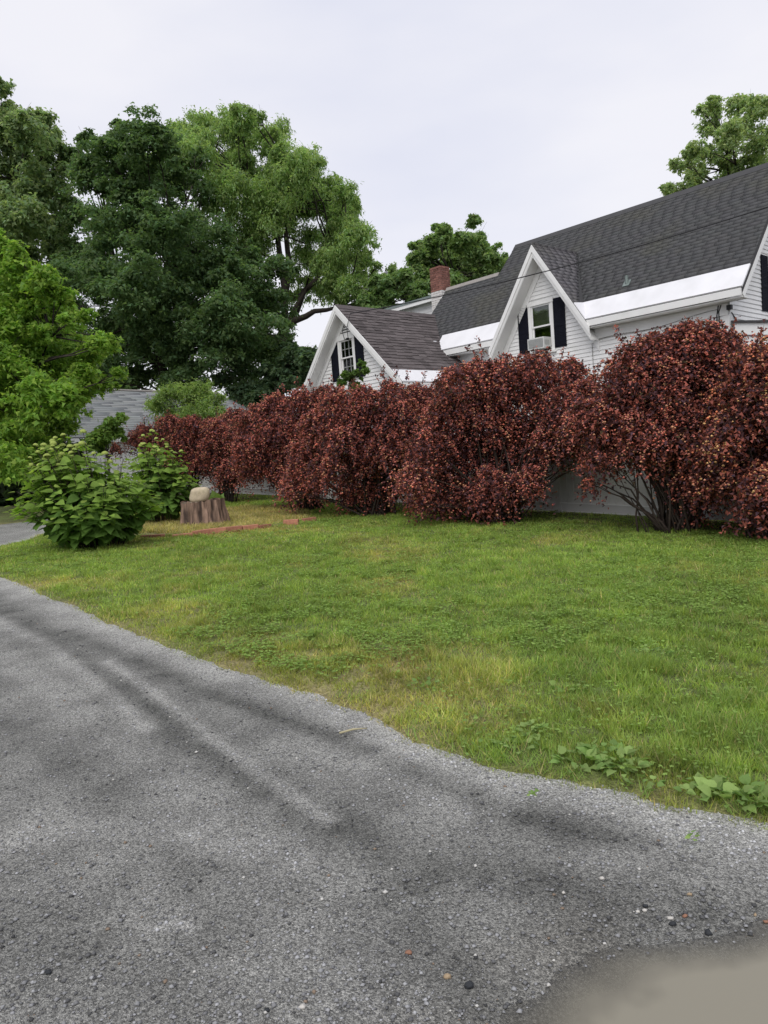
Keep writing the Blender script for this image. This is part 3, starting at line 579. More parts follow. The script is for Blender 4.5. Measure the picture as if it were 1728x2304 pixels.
B().prism([L(UR-.03, E0, zr(E0)-.15), L(UR-.03, RM, zr(RM)-.15), L(UR-.03, RM, zr(RM)-.32), L(UR-.03, E0+.1, zr(E0)-.22)], u3*.035).out('verge_board', M_trim, house)
B().prism([L(GE+.001, .14, zr(.14)-.16), L(GE+.001, RM, zr(RM)-.16), L(GE+.001, RM, zr(RM)-.36), L(GE+.001, .14, zr(.14)-.36)], u3*.035).out('gable_frieze', M_trim, house)
# step gable of the taller part and the left end
b = B(); b.prism([L(UM+.08, E0+.5, zr(E0+.5)-.16), L(UM+.08, RM, zr(RM)-.16), L(UM+.08, 5.3, zr(RM)-SL*2.6-.16), L(UM+.08, 5.3, HZ), L(UM+.08, E0+.5, HZ)], u3*.06); b.prism([L(UL+.1, .13, zr(.13)-.16), L(UL+.1, RLw, zr(RLw)-.16), L(UL+.1, 3.9, zr(RLw)-SL*2.1-.16), L(UL+.1, 3.9, HZ), L(UL+.1, .13, HZ)], u3*.06); b.out('gable_wall', M_white, house)
B().prism([L(UL-.02, E0+.5, zr(E0+.5)+.0), L(UL-.02, RLw, zr(RLw)), L(UL-.02, RLw, zr(RLw)-.2), L(UL-.02, E0+.5, zr(E0+.5)-.2)], u3*.019).out('verge_board', M_trim, house)
# wing
WU, WZ, WN, WF = -4.73, 6.1, -3.3, -2.95
SR, SLf = .97, 1.15
def zw(u): return WZ-(SR*(u-WU) if u > WU else SLf*(WU-u))
wr, wl = -2.12, -6.9
nend = (WZ-5.126)/SL
b = B(); b.prism([L(WU, WN, WZ), L(wr, WN, zw(wr)), L(wr, -.001, zw(wr)), L(WU+(WZ-zr(0))/SR, 0, zr(0)), L(WU, nend+.03, WZ)], -z3*TH); b.prism([L(WU, WN, WZ), L(wl, WN, zw(wl)), L(wl, 1.2, zw(wl)), L(WU, 1.2, WZ)], -z3*TH)
wroof = b.out('wing_roof', M_roofedge, house)
sl = math.hypot(1, SR); upW = (-u3+SR*z3)/sl; lw = (wr-WU)*sl; bandw = .46
shingles(wroof, L(wr, WN, zw(wr)), n3, upW, [(0, bandw), (-WN-.03, bandw), (-WN+nend, lw), (0, lw)], .15, .3, M_slate, single=True, base=(.115, .1, .102), seed=9, thick=.02, rag=.014)
sl2 = math.hypot(1, SLf); shingles(wroof, L(wl, WN, zw(wl)), n3, (u3+SLf*z3)/sl2, [(0, 0), (4.4, 0), (4.4, (WU-wl)*sl2), (0, (WU-wl)*sl2)], .15, .3, M_slate, base=(.115, .1, .102), seed=10, thick=.02)
B().prism([L(WU-.1, WN, WZ-.08), L(WU, WN, WZ+.035), L(WU+.1, WN, WZ-.075), L(WU, WN, WZ+.012)], n3*(nend-WN)).out('ridge_cap', M_slate, wroof)
B().prism([L(wr+.03, WN-.01, zw(wr+.03)+.015), L(wr+.03, -.03, zw(wr+.03)+.015), L(wr-bandw/sl, -.03, zw(wr-bandw/sl)+.015), L(wr-bandw/sl, WN-.01, zw(wr-bandw/sl)+.015)], z3*.03).out('metal_edge', M_metal, wroof)
B().box(L(wr, WN+.02, zw(wr)-.2), n3*(-WN-.05), u3*.03, z3*.17).out('fascia', M_trim, wroof)
for sgn, ue in ((-1, wl), (1, wr+.0)):
    def strip(n0, n1, t0, t1, nm, ue=ue): B().prism([L(WU, n0, WZ-t0), L(ue, n0, zw(ue)-t0), L(ue, n0, zw(ue)-t1), L(WU, n0, WZ-t1)], n3*(n1-n0)).out(nm, M_trim, wroof)
    strip(WN-.03, WN-.002, .0, .17, 'verge_board'); strip(WN-.015, WN+.05, .172, .25, 'verge_moulding'); strip(WN+.02, WF-.03, .255, .28, 'verge_soffit'); strip(WF-.06, WF-.026, .285, .5, 'gable_frieze'); strip(WF-.085, WF-.061, .285, .34, 'bed_moulding')
WW = (-5.14, -4.35, 4.04, 5.12)
b = B(); za = lambda u: zw(u)-.25
for poly in ([(-6.6, HZ), (WW[0], HZ), (WW[0], za(WW[0])), (-6.6, za(-6.6))], [(WW[1], HZ), (-2.4, HZ), (-2.4, za(-2.4)), (WW[1], za(WW[1]))], [(WW[0]+.001, HZ), (WW[1]-.001, HZ), (WW[1]-.001, WW[2]-.03), (WW[0]+.001, WW[2]-.03)], [(WW[0]+.001, WW[3]), (WW[1]-.001, WW[3]), (WW[1]-.001, za(WW[1])), (WU, za(WU)), (WW[0]+.001, za(WW[0]))]):
    b.prism([L(u_, WF, z_) for u_, z_ in poly], n3*.1)
wwall = b.out('wing_wall', M_white, house)
louv = [(-5.0, 5.33), (-4.44, 5.33), (-4.76, 5.7)]
def wrow(z):
    m = .42
    return (max(-6.6, WU-(WZ-m-z)/SLf), min(-2.4, WU+(WZ-m-z)/SR))
clapboards(wwall, 'u', WF, -1, wrow, 1.5, 5.6, [(WW[0], WW[1], WW[2]-.06, WW[3]+.22), (-5.05, -4.4, 5.3, 5.8)])
window(wwall, *WW, WF, 'lace', house, mull=2)
hbox(B(), -5.12, -4.37, WF-.045, WF-.003, 5.242, 5.32).out('louvre_sill', M_trim, house)
lv = B().prism([L(u_, WF-.02, z_) for u_, z_ in louv], n3*.019).out('gable_louvre', M_dark, house)
for z in (5.38, 5.46, 5.54, 5.61):
    r = inter(louv, z)
    if r: B().prism([L(r[0], WF-.045, z-.028), L(r[0], WF-.022, z+.02), L(r[0], WF-.0205, z+.012), L(r[0], WF-.04, z-.034)], u3*(r[1]-r[0])).out('slat', M_trim, lv)
shutter([(-5.49, 3.95), (-5.15, 3.95), (-5.15, 5.14), (-5.31, 5.14), (-5.49, 4.93)], house, WF-.002); shutter([(-4.34, 3.95), (-3.98, 3.95), (-3.98, 4.85), (-4.22, 5.14), (-4.34, 5.14)], house, WF-.002)
B().box(L(-2.4, WF, HZ), u3*.1, n3*(-WF-.03), z3*(3.3-HZ)).out('wing_side_wall', M_white, house)
B().box(L(-6.6, WF+.11, HZ), u3*.1, n3*4, z3*(3.3-HZ)).out('wing_side_wall', M_white, house)
# rear part behind the chimney
rn, rz_ = 2.35, 7.12
rw = hbox(B(), -8.9, -5.0, rn, rn+.1, HZ, rz_-.1).out('rear_wall', M_white, house)
clapboards(rw, 'u', rn, -1, lambda z: (-8.9, -5.0), 5.2, rz_-.22, [], e=.16)
B().prism([L(-9.0, rn-.3, rz_-.08), L(-5.06, rn-.3, rz_-.08), L(-5.06, rn+2.4, rz_+.55), L(-9.0, rn+2.4, rz_+.55)], z3*.08).out('rear_roof', M_galv, house)
hbox(B(), -9.0, -5.06, rn-.28, rn-.26, rz_-.2, rz_-.085).out('fascia', M_trim, house)
# chimney of single bricks
cu0, cu1, cn0, cn1, cz0, cz1 = -5.62, -5.12, 1.72, 2.2, 5.6, 7.86
ch = hbox(B(), cu0+.012, cu1-.012, cn0+.012, cn1-.012, cz0, cz1-.03).out('chimney', M_mortar, house)
bh, z, row = .075, cz0, 0
while z < cz1:
    for (a0, a1, fx, ax) in ((cu0, cu1, cn0, 'n'), (cn0, cn1, cu1, 'u'), (cu0, cu1, cn1-.1, 'n'), (cn0, cn1, cu0+.1, 'u')):
        L_ = a1-a0; xs_ = [a0, a0+L_*.36, a0+L_*.76, a1] if row % 2 else [a0, a0+L_*.55, a1]
        if (row % 2 == 0) == (ax == 'u'): xs_ = [a0+.1]+xs_[1:-1]+[a1-.1]
        for p, q in zip(xs_[:-1], xs_[1:]):
            j = .006*random.random(); e_ = .0035 if z < cz1-.16 else -.012
            if ax == 'n': bb = B().box(L(p+.005, fx-j+e_*0, z+.005), u3*(q-p-.01), n3*.1, z3*(bh-.012))
            else: bb = B().box(L(fx-.1+j, p+.005, z+.005), u3*.1, n3*(q-p-.01), z3*(bh-.012))
            bb.out('brick', M_pbrick if z < 7.08 else M_brick, ch)
    z += bh; row += 1
# vent flashing, porch, conduits
b = B(); Pv = L(2.56, .25, zr(.25)+.02); b.box(Pv-u3*.09, u3*.18, upM*.22, unit(np.cross(u3, upM))*.02*(1 if np.cross(u3, upM)[2] > 0 else -1)); b.tube([Pv+upM*.1, Pv+upM*.1+z3*.2], .045, 8); b.out('roof_vent', M_galv, roof)
b = B(); b.prism([L(5.26, -.05, 4.06), L(8.6, -.05, 3.5), L(8.6, 3.2, 3.5), L(5.26, 3.2, 4.06)], -z3*.05); pr = b.out('porch_roof', M_roofedge, house)
b = B(); b.prism([L(5.3, .0, 4.0), L(8.5, .0, 3.46), L(8.5, .0, 3.2), L(5.3, .0, 3.74)], n3*.04); b.prism([L(5.3, .05, 3.72), L(8.5, .05, 3.19), L(8.5, .05, 2.8), L(5.3, .05, 3.3)], n3*.03); hbox(b, 5.26, 5.4, -.02, .12, HZ, 3.72); hbox(b, 8.36, 8.5, -.02, .12, HZ, 3.2); b.out('porch_trim', M_trim, house)
hbox(B(), 5.41, 8.35, .09, .15, HZ, 3.28).out('porch_wall', M_white, house)
b = B(); b.tube([L(5.06, -.06, 4.44), L(5.0, -.05, 4.3), L(5.0, -.05, 3.9), L(5.03, -.05, 2.4)], .012); b.tube([L(5.0, -.06, 4.44), L(4.95, -.05, 4.2), L(4.95, -.05, 2.4)], .014); b.out('service_conduit', M_wire, house)
b = B(); pts = [L(1.72, -.04, 2.6), L(1.70, -.04, 4.1), L(1.78, -.045, 4.17)]+[L(1.8+3.2*t, -.06, 4.19+.05*math.sin(t*9)*.5+.16*t*t) for t in np.linspace(.05, 1, 12)]; b.tube(pts, .008, 5); b.out('wall_cable', mat('grey_cable', (.3, .3, .29), .6), house)
b = B(); b.tube([L(5.24, .05, 4.25), L(5.245, .4, 4.02), L(5.25, .9, 4.02), L(5.25, 1.7, 4.1)], .014, 5); b.box(L(5.2, -.12, 4.3), u3*.1, n3*.1, z3*.1); b.out('service_cable', M_wire, house)
b = B(); b.tube([L(-4.72, WF-.06, 5.6), L(-4.8, WF-.1, 5.35), L(-4.7, WF-.12, 5.12), L(-4.5, WF-.14, 5.1), L(-4.2, WN-.06, 5.35), L(-4.05, WN-.08, 5.6), L(-4.0, WN-.06, 5.72)], .01, 5); b.box(L(-4.6, WF-.15, 5.08), u3*.08, n3*.06, z3*.06); b.out('drop_loop', M_wire, house)
# window air conditioner
acb = B(); hbox(acb, -.12, .42, -.34, .03, 4.2, 4.5); ac = thing('air_conditioner', 'white window air conditioner hanging out of the dormer window', 'air conditioner', L(.15, -.15, 4.2))
acb.out('case', M_plast, ac); b = B(); 
for i in range(9): hbox(b, -.09, .39, -.347, -.3405, 4.235+i*.027, 4.25+i*.027)
b.out('grille', M_grille, ac)
b = B()
for i in range(5): b.box(L(.4205, -.3+i*.045, 4.28), u3*.005, n3*.02, z3*.14)
b.out('side_vent', M_grille, ac)
# overhead cable from the wing gable to a pole beyond the frame
A0, A1 = L(-4.0, WN-.06, 5.72), at(2350, 250, 13.5); b = B(); b.tube([A0*(1-t)+A1*t-z3*1.5*t*(1-t) for t in np.linspace(0, 1, 30)], .014, 5)
pole_b = A1*1.0; cable = b.out('overhead_cable', M_wire, None, origin=A0); tag(cable, 'thin black cable sagging across the front of the white house', 'cable')
pp = thing('utility_pole', 'brown wooden utility pole carrying the sagging black cable', 'pole', (A1[0], A1[1], hgt(A1[0], A1[1])-.3)); gz0 = float(hgt(A1[0], A1[1]))
b = B(); b.tube([(A1[0]+.12, A1[1], gz0-.3), (A1[0]+.12, A1[1], A1[2]+1.2)], [.14, .11], 12); b.out('post', M_bark, pp, True); b = B(); b.tube([(A1[0]-.02, A1[1], A1[2]-.05), (A1[0]-.02, A1[1], A1[2]+.08)], .03, 8); b.out('insulator', M_galv, pp)

# ------------------------------------------------------------------ garage
ga = math.radians(36); gx_ = np.array([math.sin(ga), math.cos(ga), 0]); gn = np.array([math.cos(ga), -math.sin(ga), 0])      # along the eave, towards the viewer
GA = at(200, 985, 28.); GA0 = GA.copy(); gzE = GA[2]; GA0[2] = 0
def Gp(a, d, z): return GA0+gx_*a+gn*d+z3*z
gb = float(hgt(GA0[0], GA0[1]))-.1
gar = thing('garage', 'white garage with long pale grey shingled roof behind the hydrangeas', 'garage', Gp(0, 0, gb))
a0, a1, dp = -1.4, 11.2, 6.0; rz = gzE+2.2
rp = B(); rp.prism([Gp(a0, .3, gzE), Gp(a1, .3, gzE), Gp(a1-1.9, -dp/2, rz), Gp(a0, -dp/2, rz)], -z3*.1); rp.prism([Gp(a1, .3, gzE), Gp(a1, -dp-.3, gzE), Gp(a1-1.9, -dp/2-.01, rz)], -z3*.1); rp.prism([Gp(a0, -dp/2-.01, rz), Gp(a1-1.9, -dp/2-.01, rz), Gp(a1, -dp-.3, gzE), Gp(a0, -dp-.3, gzE)], -z3*.1)
gr = rp.out('roof', M_roofedge, gar); upG = unit(-gn*(dp/2+.3)+z3*(rz-gzE)); lg = math.hypot(dp/2+.3, rz-gzE)
shingles(gr, Gp(0, .3, gzE), gx_, upG, [(a0, 0), (a1, 0), (a1-1.9, lg), (a0, lg)], .15, 1.6, M_gshin, base=(.25, .262, .262), seed=21, cvar=.07, thick=.008)
e1 = unit(Gp(a1, -dp-.3, gzE)-Gp(a1, .3, gzE)); mid = (Gp(a1, .3, gzE)+Gp(a1, -dp-.3, gzE))/2; upH = unit(Gp(a1-1.9, -dp/2, rz)-mid); lh = np.linalg.norm(Gp(a1-1.9, -dp/2, rz)-mid)
shingles(gr, mid, e1, upH, [(-dp/2-.3, 0), (dp/2+.3, 0), (.01, lh), (-.01, lh)], .15, 1.6, M_gshin, base=(.25, .262, .262), seed=22, cvar=.07, thick=.008)
B().tube([Gp(a0, -dp/2, rz+.02), Gp(a1-1.9, -dp/2, rz+.02)], .06, 6).out('ridge_cap', M_cap, gr)
b = B(); b.box(Gp(a0, .3, gzE-.2), gx_*(a1-a0), gn*.03, z3*.17); b.out('fascia', M_trim, gar)
b = B(); b.box(Gp(a0+.2, 0, gb), gx_*(a1-a0-.4), -gn*.12, z3*(gzE-gb-.06)); b.box(Gp(a1-.32, -.121, gb), gx_*.12, -gn*(dp-.3), z3*(gzE-gb-.06)); gw = b.out('wall', M_white, gar)
z = gb+.1
while z < gzE-.2:
    B().prism([Gp(a0+.2, .003, z+.13), Gp(a0+.2, .003, z), Gp(a0+.2, .026, z), Gp(a0+.2, .01, z+.13)], gx_*(a1-a0-.4)).out('clapboard', M_white, gw); z += .12
for da in (.2, 3.4):
    d_ = B().box(Gp(da, .03, gb+.05), gx_*2.5, gn*.03, z3*2.1).out('garage_door', M_trim, gar)
    for i in range(4):
        for j in range(4): B().box(Gp(da+.1+j*.6, .061, gb+.12+i*.51), gx_*.5, gn*.012, z3*.4).out('panel', M_trim, d_)

# ------------------------------------------------------------------ vinyl fence
nn2 = n3; fpt = np.array([3.77, 14.4, 0]); fdir = -u3
def fpos(px): 
    d = ray(px, 1150); t = (fpt@nn2)/(d[:2]@nn2[:2]); return at(px, 1150, t)
f0 = fpos(1860); f1 = fpos(395); flen = np.linalg.norm((f1-f0)[:2])
fence = thing('fence', 'pale grey vinyl privacy fence of upright boards behind the red hedge', 'fence', (f0[0], f0[1], hgt(f0[0], f0[1])))
def FP(s, d, z): q = np.array([f0[0], f0[1], 0])+fdir*s+nn2*d; return np.array([q[0], q[1], float(hgt(q[0], q[1]))+z])
bay = 2.4; nb_ = int(flen/bay)+1; FH = 1.55
for i in range(nb_+1):
    p = FP(i*bay, 0, -.2); B().box(p-fdir*.063-nn2*.063, fdir*.126, nn2*.126, z3*(FH+.28)).out('post', M_vinyl, fence)
    B().prism([p+z3*(FH+.28)+v for v in (-fdir*.075-nn2*.075, fdir*.075-nn2*.075, fdir*.075+nn2*.075, -fdir*.075+nn2*.075)], z3*.03).out('post_cap', M_vinyl, fence)
    if i == nb_: break
    s0, s1 = i*bay+.064, (i+1)*bay-.064
    for (za_, zb_) in ((.05, .23), (FH-.14, FH)):
        A, E_ = FP(s0, -.026, za_), FP(s1, -.026, za_); B().prism([A, A+nn2*.052, A+nn2*.052+z3*(zb_-za_), A+z3*(zb_-za_)], E_-A).out('rail', M_vinyl, fence)
        if za_ < .1: B().prism([A-nn2*.012+z3*(.165), A+z3*.165, A+z3*.181, A-nn2*.012+z3*.181], E_-A).out('rail_lip', M_trim, fence); B().prism([A-nn2*.014, A-nn2*.001, A-nn2*.001+z3*.018, A-nn2*.014+z3*.018], E_-A).out('rail_lip', M_trim, fence)
    k = 15; wv = (s1-s0)/k
    for j in range(k):
        A, E_ = FP(s0+j*wv+.003, -.011, .225), FP(s0+(j+1)*wv-.003, -.011, .225); h_ = FH-.14-.22
        B().prism([A, A+nn2*.022, A+nn2*.022+z3*h_, A+z3*h_], E_-A).out('board', M_vinyl, fence)

# ------------------------------------------------------------------ red ninebark hedge
def ico():
    t = (1+5**.5)/2; V = unit(np.array([(-1, t, 0), (1, t, 0), (-1, -t, 0), (1, -t, 0), (0, -1, t), (0, 1, t), (0, -1, -t), (0, 1, -t), (t, 0, -1), (t, 0, 1), (-t, 0, -1), (-t, 0, 1)], float))
    Fc = np.array([(0, 11, 5), (0, 5, 1), (0, 1, 7), (0, 7, 10), (0, 10, 11), (1, 5, 9), (5, 11, 4), (11, 10, 2), (10, 7, 6), (7, 1, 8), (3, 9, 4), (3, 4, 2), (3, 2, 6), (3, 6, 8), (3, 8, 9), (4, 9, 5), (2, 4, 11), (6, 2, 10), (8, 6, 7), (9, 8, 1)]); return V, Fc
IV, IF = ico()
OV = np.array([(1, 0, 0), (-1, 0, 0), (0, 1, 0), (0, -1, 0), (0, 0, 1), (0, 0, -1)], float); OF = np.array([(0, 2, 4), (2, 1, 4), (1, 3, 4), (3, 0, 4), (2, 0, 5), (1, 2, 5), (3, 1, 5), (0, 3, 5)])
def pods(P, r, col, rs):
    n = len(P); k = 6; jit = 1+.35*(rs.rand(n, k)-.5); V = P[:, None]+OV[None]*jit[..., None]*r[:, None, None]*np.array([1, 1, .72]); Fc = (OF[None]+(np.arange(n)*k)[:, None, None]).reshape(-1, 3)
    sh = .8+.4*rs.rand(n, k, 1); return V.reshape(-1, 3), Fc, (col[:, None]*sh).reshape(-1, 3)
def ninebark(label, base_px, lobes_px, D, depth, nleaf, npod, seed, podcol=(.5, .165, .13), sprigs=(), hang=()):
    rs = np.random.RandomState(seed); base = gp(*base_px) if base_px[1] else None; Db = (base-np.array([0, 0, EYE]))@_F; D = Db if D is None else D
    th = thing('ninebark_shrub', label, 'shrub', base, 'dark red ninebark shrubs along the fence')
    lobes = []
    for (x, y, r) in lobes_px:
        R_ = .86*r*D/FPX; P = at(x, y, D+(rs.rand()*2-1)*depth*.35-depth*.1); lobes.append((*P, R_)); Q = at(x+rs.randn()*r*.2, y-r*.05, D+depth*(.3+.3*rs.rand())); lobes.append((*Q, R_*.9))
    b = B(); ends = []
    for l in lobes:
        for _ in range(2):
            tgt = np.array(l[:3])+unit(rs.randn(3))*l[3]*.7; st = base+np.array([rs.randn()*.16, rs.randn()*.16, -.05]); md = st*.45+tgt*.55+np.array([0, 0, .35*max(tgt[2]-st[2], .3)])
            pts = [st*(1-t)**2+2*md*t*(1-t)+tgt*t*t+rs.randn(3)*.02 for t in np.linspace(0, 1, 8)]; pts[0] = st; b.tube(pts, list(np.linspace(.02, .004, 8)*(.6+.7*rs.rand())), 4); ends.append(tgt)
    # sprays of arching twigs set over the lobes
    w_ = np.array([l[3]**2 for l in lobes]); ntw = int(nleaf*3.6/11); pk = rs.choice(len(lobes), ntw, p=w_/w_.sum()); LO = np.array(lobes)[pk]
    d = unit(rs.randn(ntw, 3)+np.array([0, 0, .15])); o_ = LO[:, :3]+d*LO[:, 3:4]*(.35+.65*rs.rand(ntw, 1)**.55)
    # clumped gaps: twigs thin out where the noise is low
    kp = fbm(o_[:, 0]*2.2+o_[:, 1]*1.3+seed, o_[:, 2]*2.6+seed*3, seed % 5) > .27+.12*rs.rand(ntw); o_ = o_[kp]; d = d[kp]; ntw = len(o_)
    ln = .14+.26*rs.rand(ntw); dr_ = unit(d*np.array([1, 1, .5])+np.array([0, 0, -.15])+rs.randn(ntw, 3)*.35); tone = .75+.5*rs.rand(ntw)
    kk = 11; t = (np.arange(kk)+.5)/kk; P = o_[:, None]+dr_[:, None]*(ln[:, None]*t)[..., None]; P[..., 2] -= (t**2)[None]*ln[:, None]*.75; P = P+rs.randn(ntw, kk, 3)*.022
    P = P.reshape(-1, 3); Nn = unit(np.repeat(d, kk, 0)*.5+np.array([0, 0, .7])+rs.randn(len(P), 3)*.6); T = np.repeat(tone, kk)
    auto = []
    for _ in range(26):
        l = lobes[rs.randint(len(lobes))]; S0 = np.array(l[:3])+unit(np.array([rs.randn()*.5, rs.randn()*.5, 1.]))*l[3]*.8; auto.append((S0, S0+np.array([rs.randn()*.12, rs.randn()*.12, .18+.28*rs.rand()])))
    for (S0, S1) in auto:
        q = 16; tt = np.linspace(0, 1, q)[:, None]; Ps = S0*(1-tt)+S1*tt+rs.randn(q, 3)*.022; P = np.vstack([P, Ps]); Nn = np.vstack([Nn, unit(rs.randn(q, 3)+[0, 0, .5])]); T = np.r_[T, np.full(q, 1.)]; b.tube([S0, (S0+S1)/2, S1], [.005, .004, .002], 4, False)
    for (x, y, dx, dy, dz, h) in sprigs:
        S0 = at(x, y, D+dz); S1 = at(x+dx, y+dy, D+dz); q = 26; tt = np.linspace(0, 1, q)[:, None]; Ps = S0*(1-tt)+S1*tt+rs.randn(q, 3)*.025; P = np.vstack([P, Ps]); Nn = np.vstack([Nn, unit(rs.randn(q, 3)+[0, 0, .5])]); T = np.r_[T, np.ones(q)]
        b.tube([S0*(1-t_)+S1*t_ for t_ in np.linspace(0, 1, 5)], [.006, .005, .004, .003, .002], 4)
    # long arching canes that spill over the mounds, carrying most of the seed heads
    cp = []; front = unit(np.array([0, 0, EYE])-base)
    for _ in range(int(npod/11)):
        l = lobes[rs.choice(len(lobes), p=w_/w_.sum())]; R_ = l[3]; az = rs.rand()*6.283; dh = np.array([math.cos(az), math.sin(az), 0])+front*.7; dh = dh/np.linalg.norm(dh); c0 = np.array(l[:3])+np.array([0, 0, R_*.55])+rs.randn(3)*R_*.25; fall = R_*(1.1+1.5*rs.rand()); rise = R_*(.5+.6*rs.rand())
        q = int(16+10*rs.rand()); tt = np.linspace(.1, 1, q)[:, None]; Ps = c0+dh*R_*1.25*tt+np.array([0, 0, 1.])*(rise*tt-fall*1.15*tt**2.2); Ps[:, 2] = np.maximum(Ps[:, 2], base[2]+.08)
        b.tube(list(Ps[::4])+[Ps[-1]], .004, 4, False); Pl = np.repeat(Ps, 3, 0)+rs.randn(3*q, 3)*.026; P = np.vstack([P, Pl]); Nn = np.vstack([Nn, unit(dh*.4+np.array([0, 0, .7])+rs.randn(3*q, 3)*.6)]); T = np.r_[T, np.full(3*q, .8+.5*rs.rand())]; cp.append(Ps[4:]+rs.randn(q-4, 3)*.016+front*.02+np.array([0, 0, .015]))
    cp = np.vstack(cp)
    b.out('stems', M_stem, th, True, kind='stuff')
    cl = tint((.105, .05, .057), len(P), rs, .42, .2, (.34, .108, .082), .45)*T[:, None]; g_ = rs.rand(len(P)) < .06; cl[g_] = np.array([.075, .055, .03])
    V, Fc, cc = tri_leaves(P, Nn, .052, cl, .8, .75, rs); obj('foliage', V, Fc, M_purple, th, col=cc)
    LA = np.array(lobes); dep = np.full(ntw, -9.)
    for l in LA: dep = np.maximum(dep, l[3]-np.linalg.norm(o_-l[:3], axis=1))
    toward = (d*unit(np.array([0, 0, EYE])-base)).sum(1)+d[:, 2]*.5; wv_ = np.exp(-np.maximum(dep, 0)/.07)*(toward > -.35)+1e-9
    vis = rs.choice(ntw, int(npod*.75), p=wv_/wv_.sum()); m_ = 3; tp = rs.rand(len(vis), m_)*.9+.1; Q = o_[vis][:, None]+dr_[vis][:, None]*(ln[vis][:, None]*tp)[..., None]; Q[..., 2] -= tp**2*ln[vis][:, None]*.7; Q = Q+d[vis][:, None]*.045+rs.randn(len(vis), m_, 3)*.02+np.array([0, 0, .012]); Q = Q.reshape(-1, 3)
    # seed heads thin out in patches
    kp = fbm(Q[:, 0]*1.6+Q[:, 1]+seed*2, Q[:, 2]*1.8-seed, (seed+2) % 5) > .45; Q = np.vstack([Q[kp], cp])
    pc = tint(podcol, len(Q), rs, .3, .25, np.array(podcol)*np.array([1.15, 1.75, 1.25]), .3); V, Fc, cc = pods(Q, .012+.014*rs.rand(len(Q)), pc, rs); obj('seed_clusters', V, Fc, M_pod, th, col=cc, kind='stuff')
    return th
ninebark('tall ninebark shrub with bare forked stems showing the fence boards below', (1520, 1198), [(1480, 800, 60), (1560, 780, 58), (1620, 800, 50), (1420, 850, 60), (1500, 880, 75), (1600, 880, 75), (1400, 930, 60), (1340, 935, 45), (1460, 970, 65), (1560, 980, 75), (1640, 900, 55), (1375, 985, 38), (1440, 1005, 26), (1340, 1040, 24), (1560, 1070, 50), (1325, 1090, 14), (1580, 1100, 28), (1545, 1165, 16), (1420, 800, 25), (1640, 770, 25)], None, 1.3, 26000, 3600, 41, sprigs=[(1530, 760, 12, -38, 0, 0), (1580, 750, 20, -30, 0, 0), (1605, 760, -6, -48, 0, 0), (1400, 770, -15, -30, 0, 0), (1450, 770, -18, -22, 0, 0), (1660, 780, 10, -35, 0, 0), (1420, 780, 40, -20, 0, 0)])
ninebark('wide ninebark shrub below the dormer window with sprays trailing onto the grass', (1130, 1176), [(1085, 848, 38), (1325, 880, 34), (1345, 915, 40), (1030, 870, 50), (1120, 860, 55), (1200, 840, 45), (1270, 850, 42), (1010, 940, 55), (1090, 940, 65), (1180, 930, 65), (1270, 920, 55), (1310, 940, 40), (960, 1010, 45), (1040, 1030, 60), (1140, 1030, 65), (1240, 985, 44), (930, 1080, 32), (1010, 1100, 48), (1110, 1100, 50), (1180, 1080, 36), (1290, 1000, 22), (1005, 1140, 22), (945, 1135, 20), (1060, 1120, 28), (1110, 1115, 22), (1320, 1040, 14)], None, 1.6, 27000, 3800, 42, sprigs=[(1090, 800, -15, -42, 0, 0), (1075, 800, -25, -20, 0, 0), (1230, 810, 5, -32, 0, 0), (1260, 815, 8, -30, 0, 0), (1190, 810, -6, -22, 0, 0), (1300, 840, 12, -28, 0, 0)])
ninebark('ninebark shrub in front of the wing roof with a long drooping left side', (850, 1160), [(820, 905, 34), (880, 893, 36), (940, 898, 36), (760, 915, 40), (830, 950, 50), (900, 950, 50), (960, 930, 40), (720, 960, 36), (780, 990, 48), (870, 1010, 50), (930, 1010, 36), (690, 1020, 32), (740, 1050, 42), (820, 1060, 42), (665, 1070, 24), (715, 1085, 24), (780, 1095, 24), (795, 1120, 14), (850, 1100, 30), (900, 1090, 26), (650, 1110, 14)], None, 1.6, 24000, 3400, 43, sprigs=[(860, 850, 4, -26, 0, 0), (890, 850, 6, -20, 0, 0), (915, 855, 2, -20, 0, 0), (950, 860, 8, -22, 0, 0), (800, 870, -6, -18, 0, 0)])
ninebark('ninebark shrub under the shuttered gable behind the dry grass bed', (700, 1148), [(620, 920, 32), (680, 905, 28), (730, 895, 26), (570, 960, 34), (630, 970, 42), (690, 960, 36), (590, 1030, 36), (650, 1040, 38), (560, 1010, 30), (700, 1030, 30), (690, 1080, 22), (640, 1070, 14), (560, 1060, 14)], None, 1.5, 17000, 2400, 44, sprigs=[(700, 870, -4, -18, 0, 0), (640, 880, -5, -14, 0, 0)])
ninebark('ninebark shrub behind the tree stump with a dark hollow below', (512, 1132), [(530, 950, 28), (490, 970, 28), (550, 970, 38), (510, 1010, 36), (560, 1020, 30), (480, 1010, 26), (520, 1060, 26), (500, 1090, 14), (580, 935, 24)], None, 1.4, 13000, 1800, 45)
ninebark('ninebark shrub at the garage end of the hedge behind the hydrangeas', (430, 1128), [(330, 975, 20), (380, 957, 24), (430, 957, 24), (470, 962, 24), (350, 1000, 24), (410, 1000, 30), (460, 1000, 28), (305, 990, 12), (400, 1040, 30), (450, 1045, 28), (262, 1010, 9)], None, 1.5, 12000, 1700, 46)
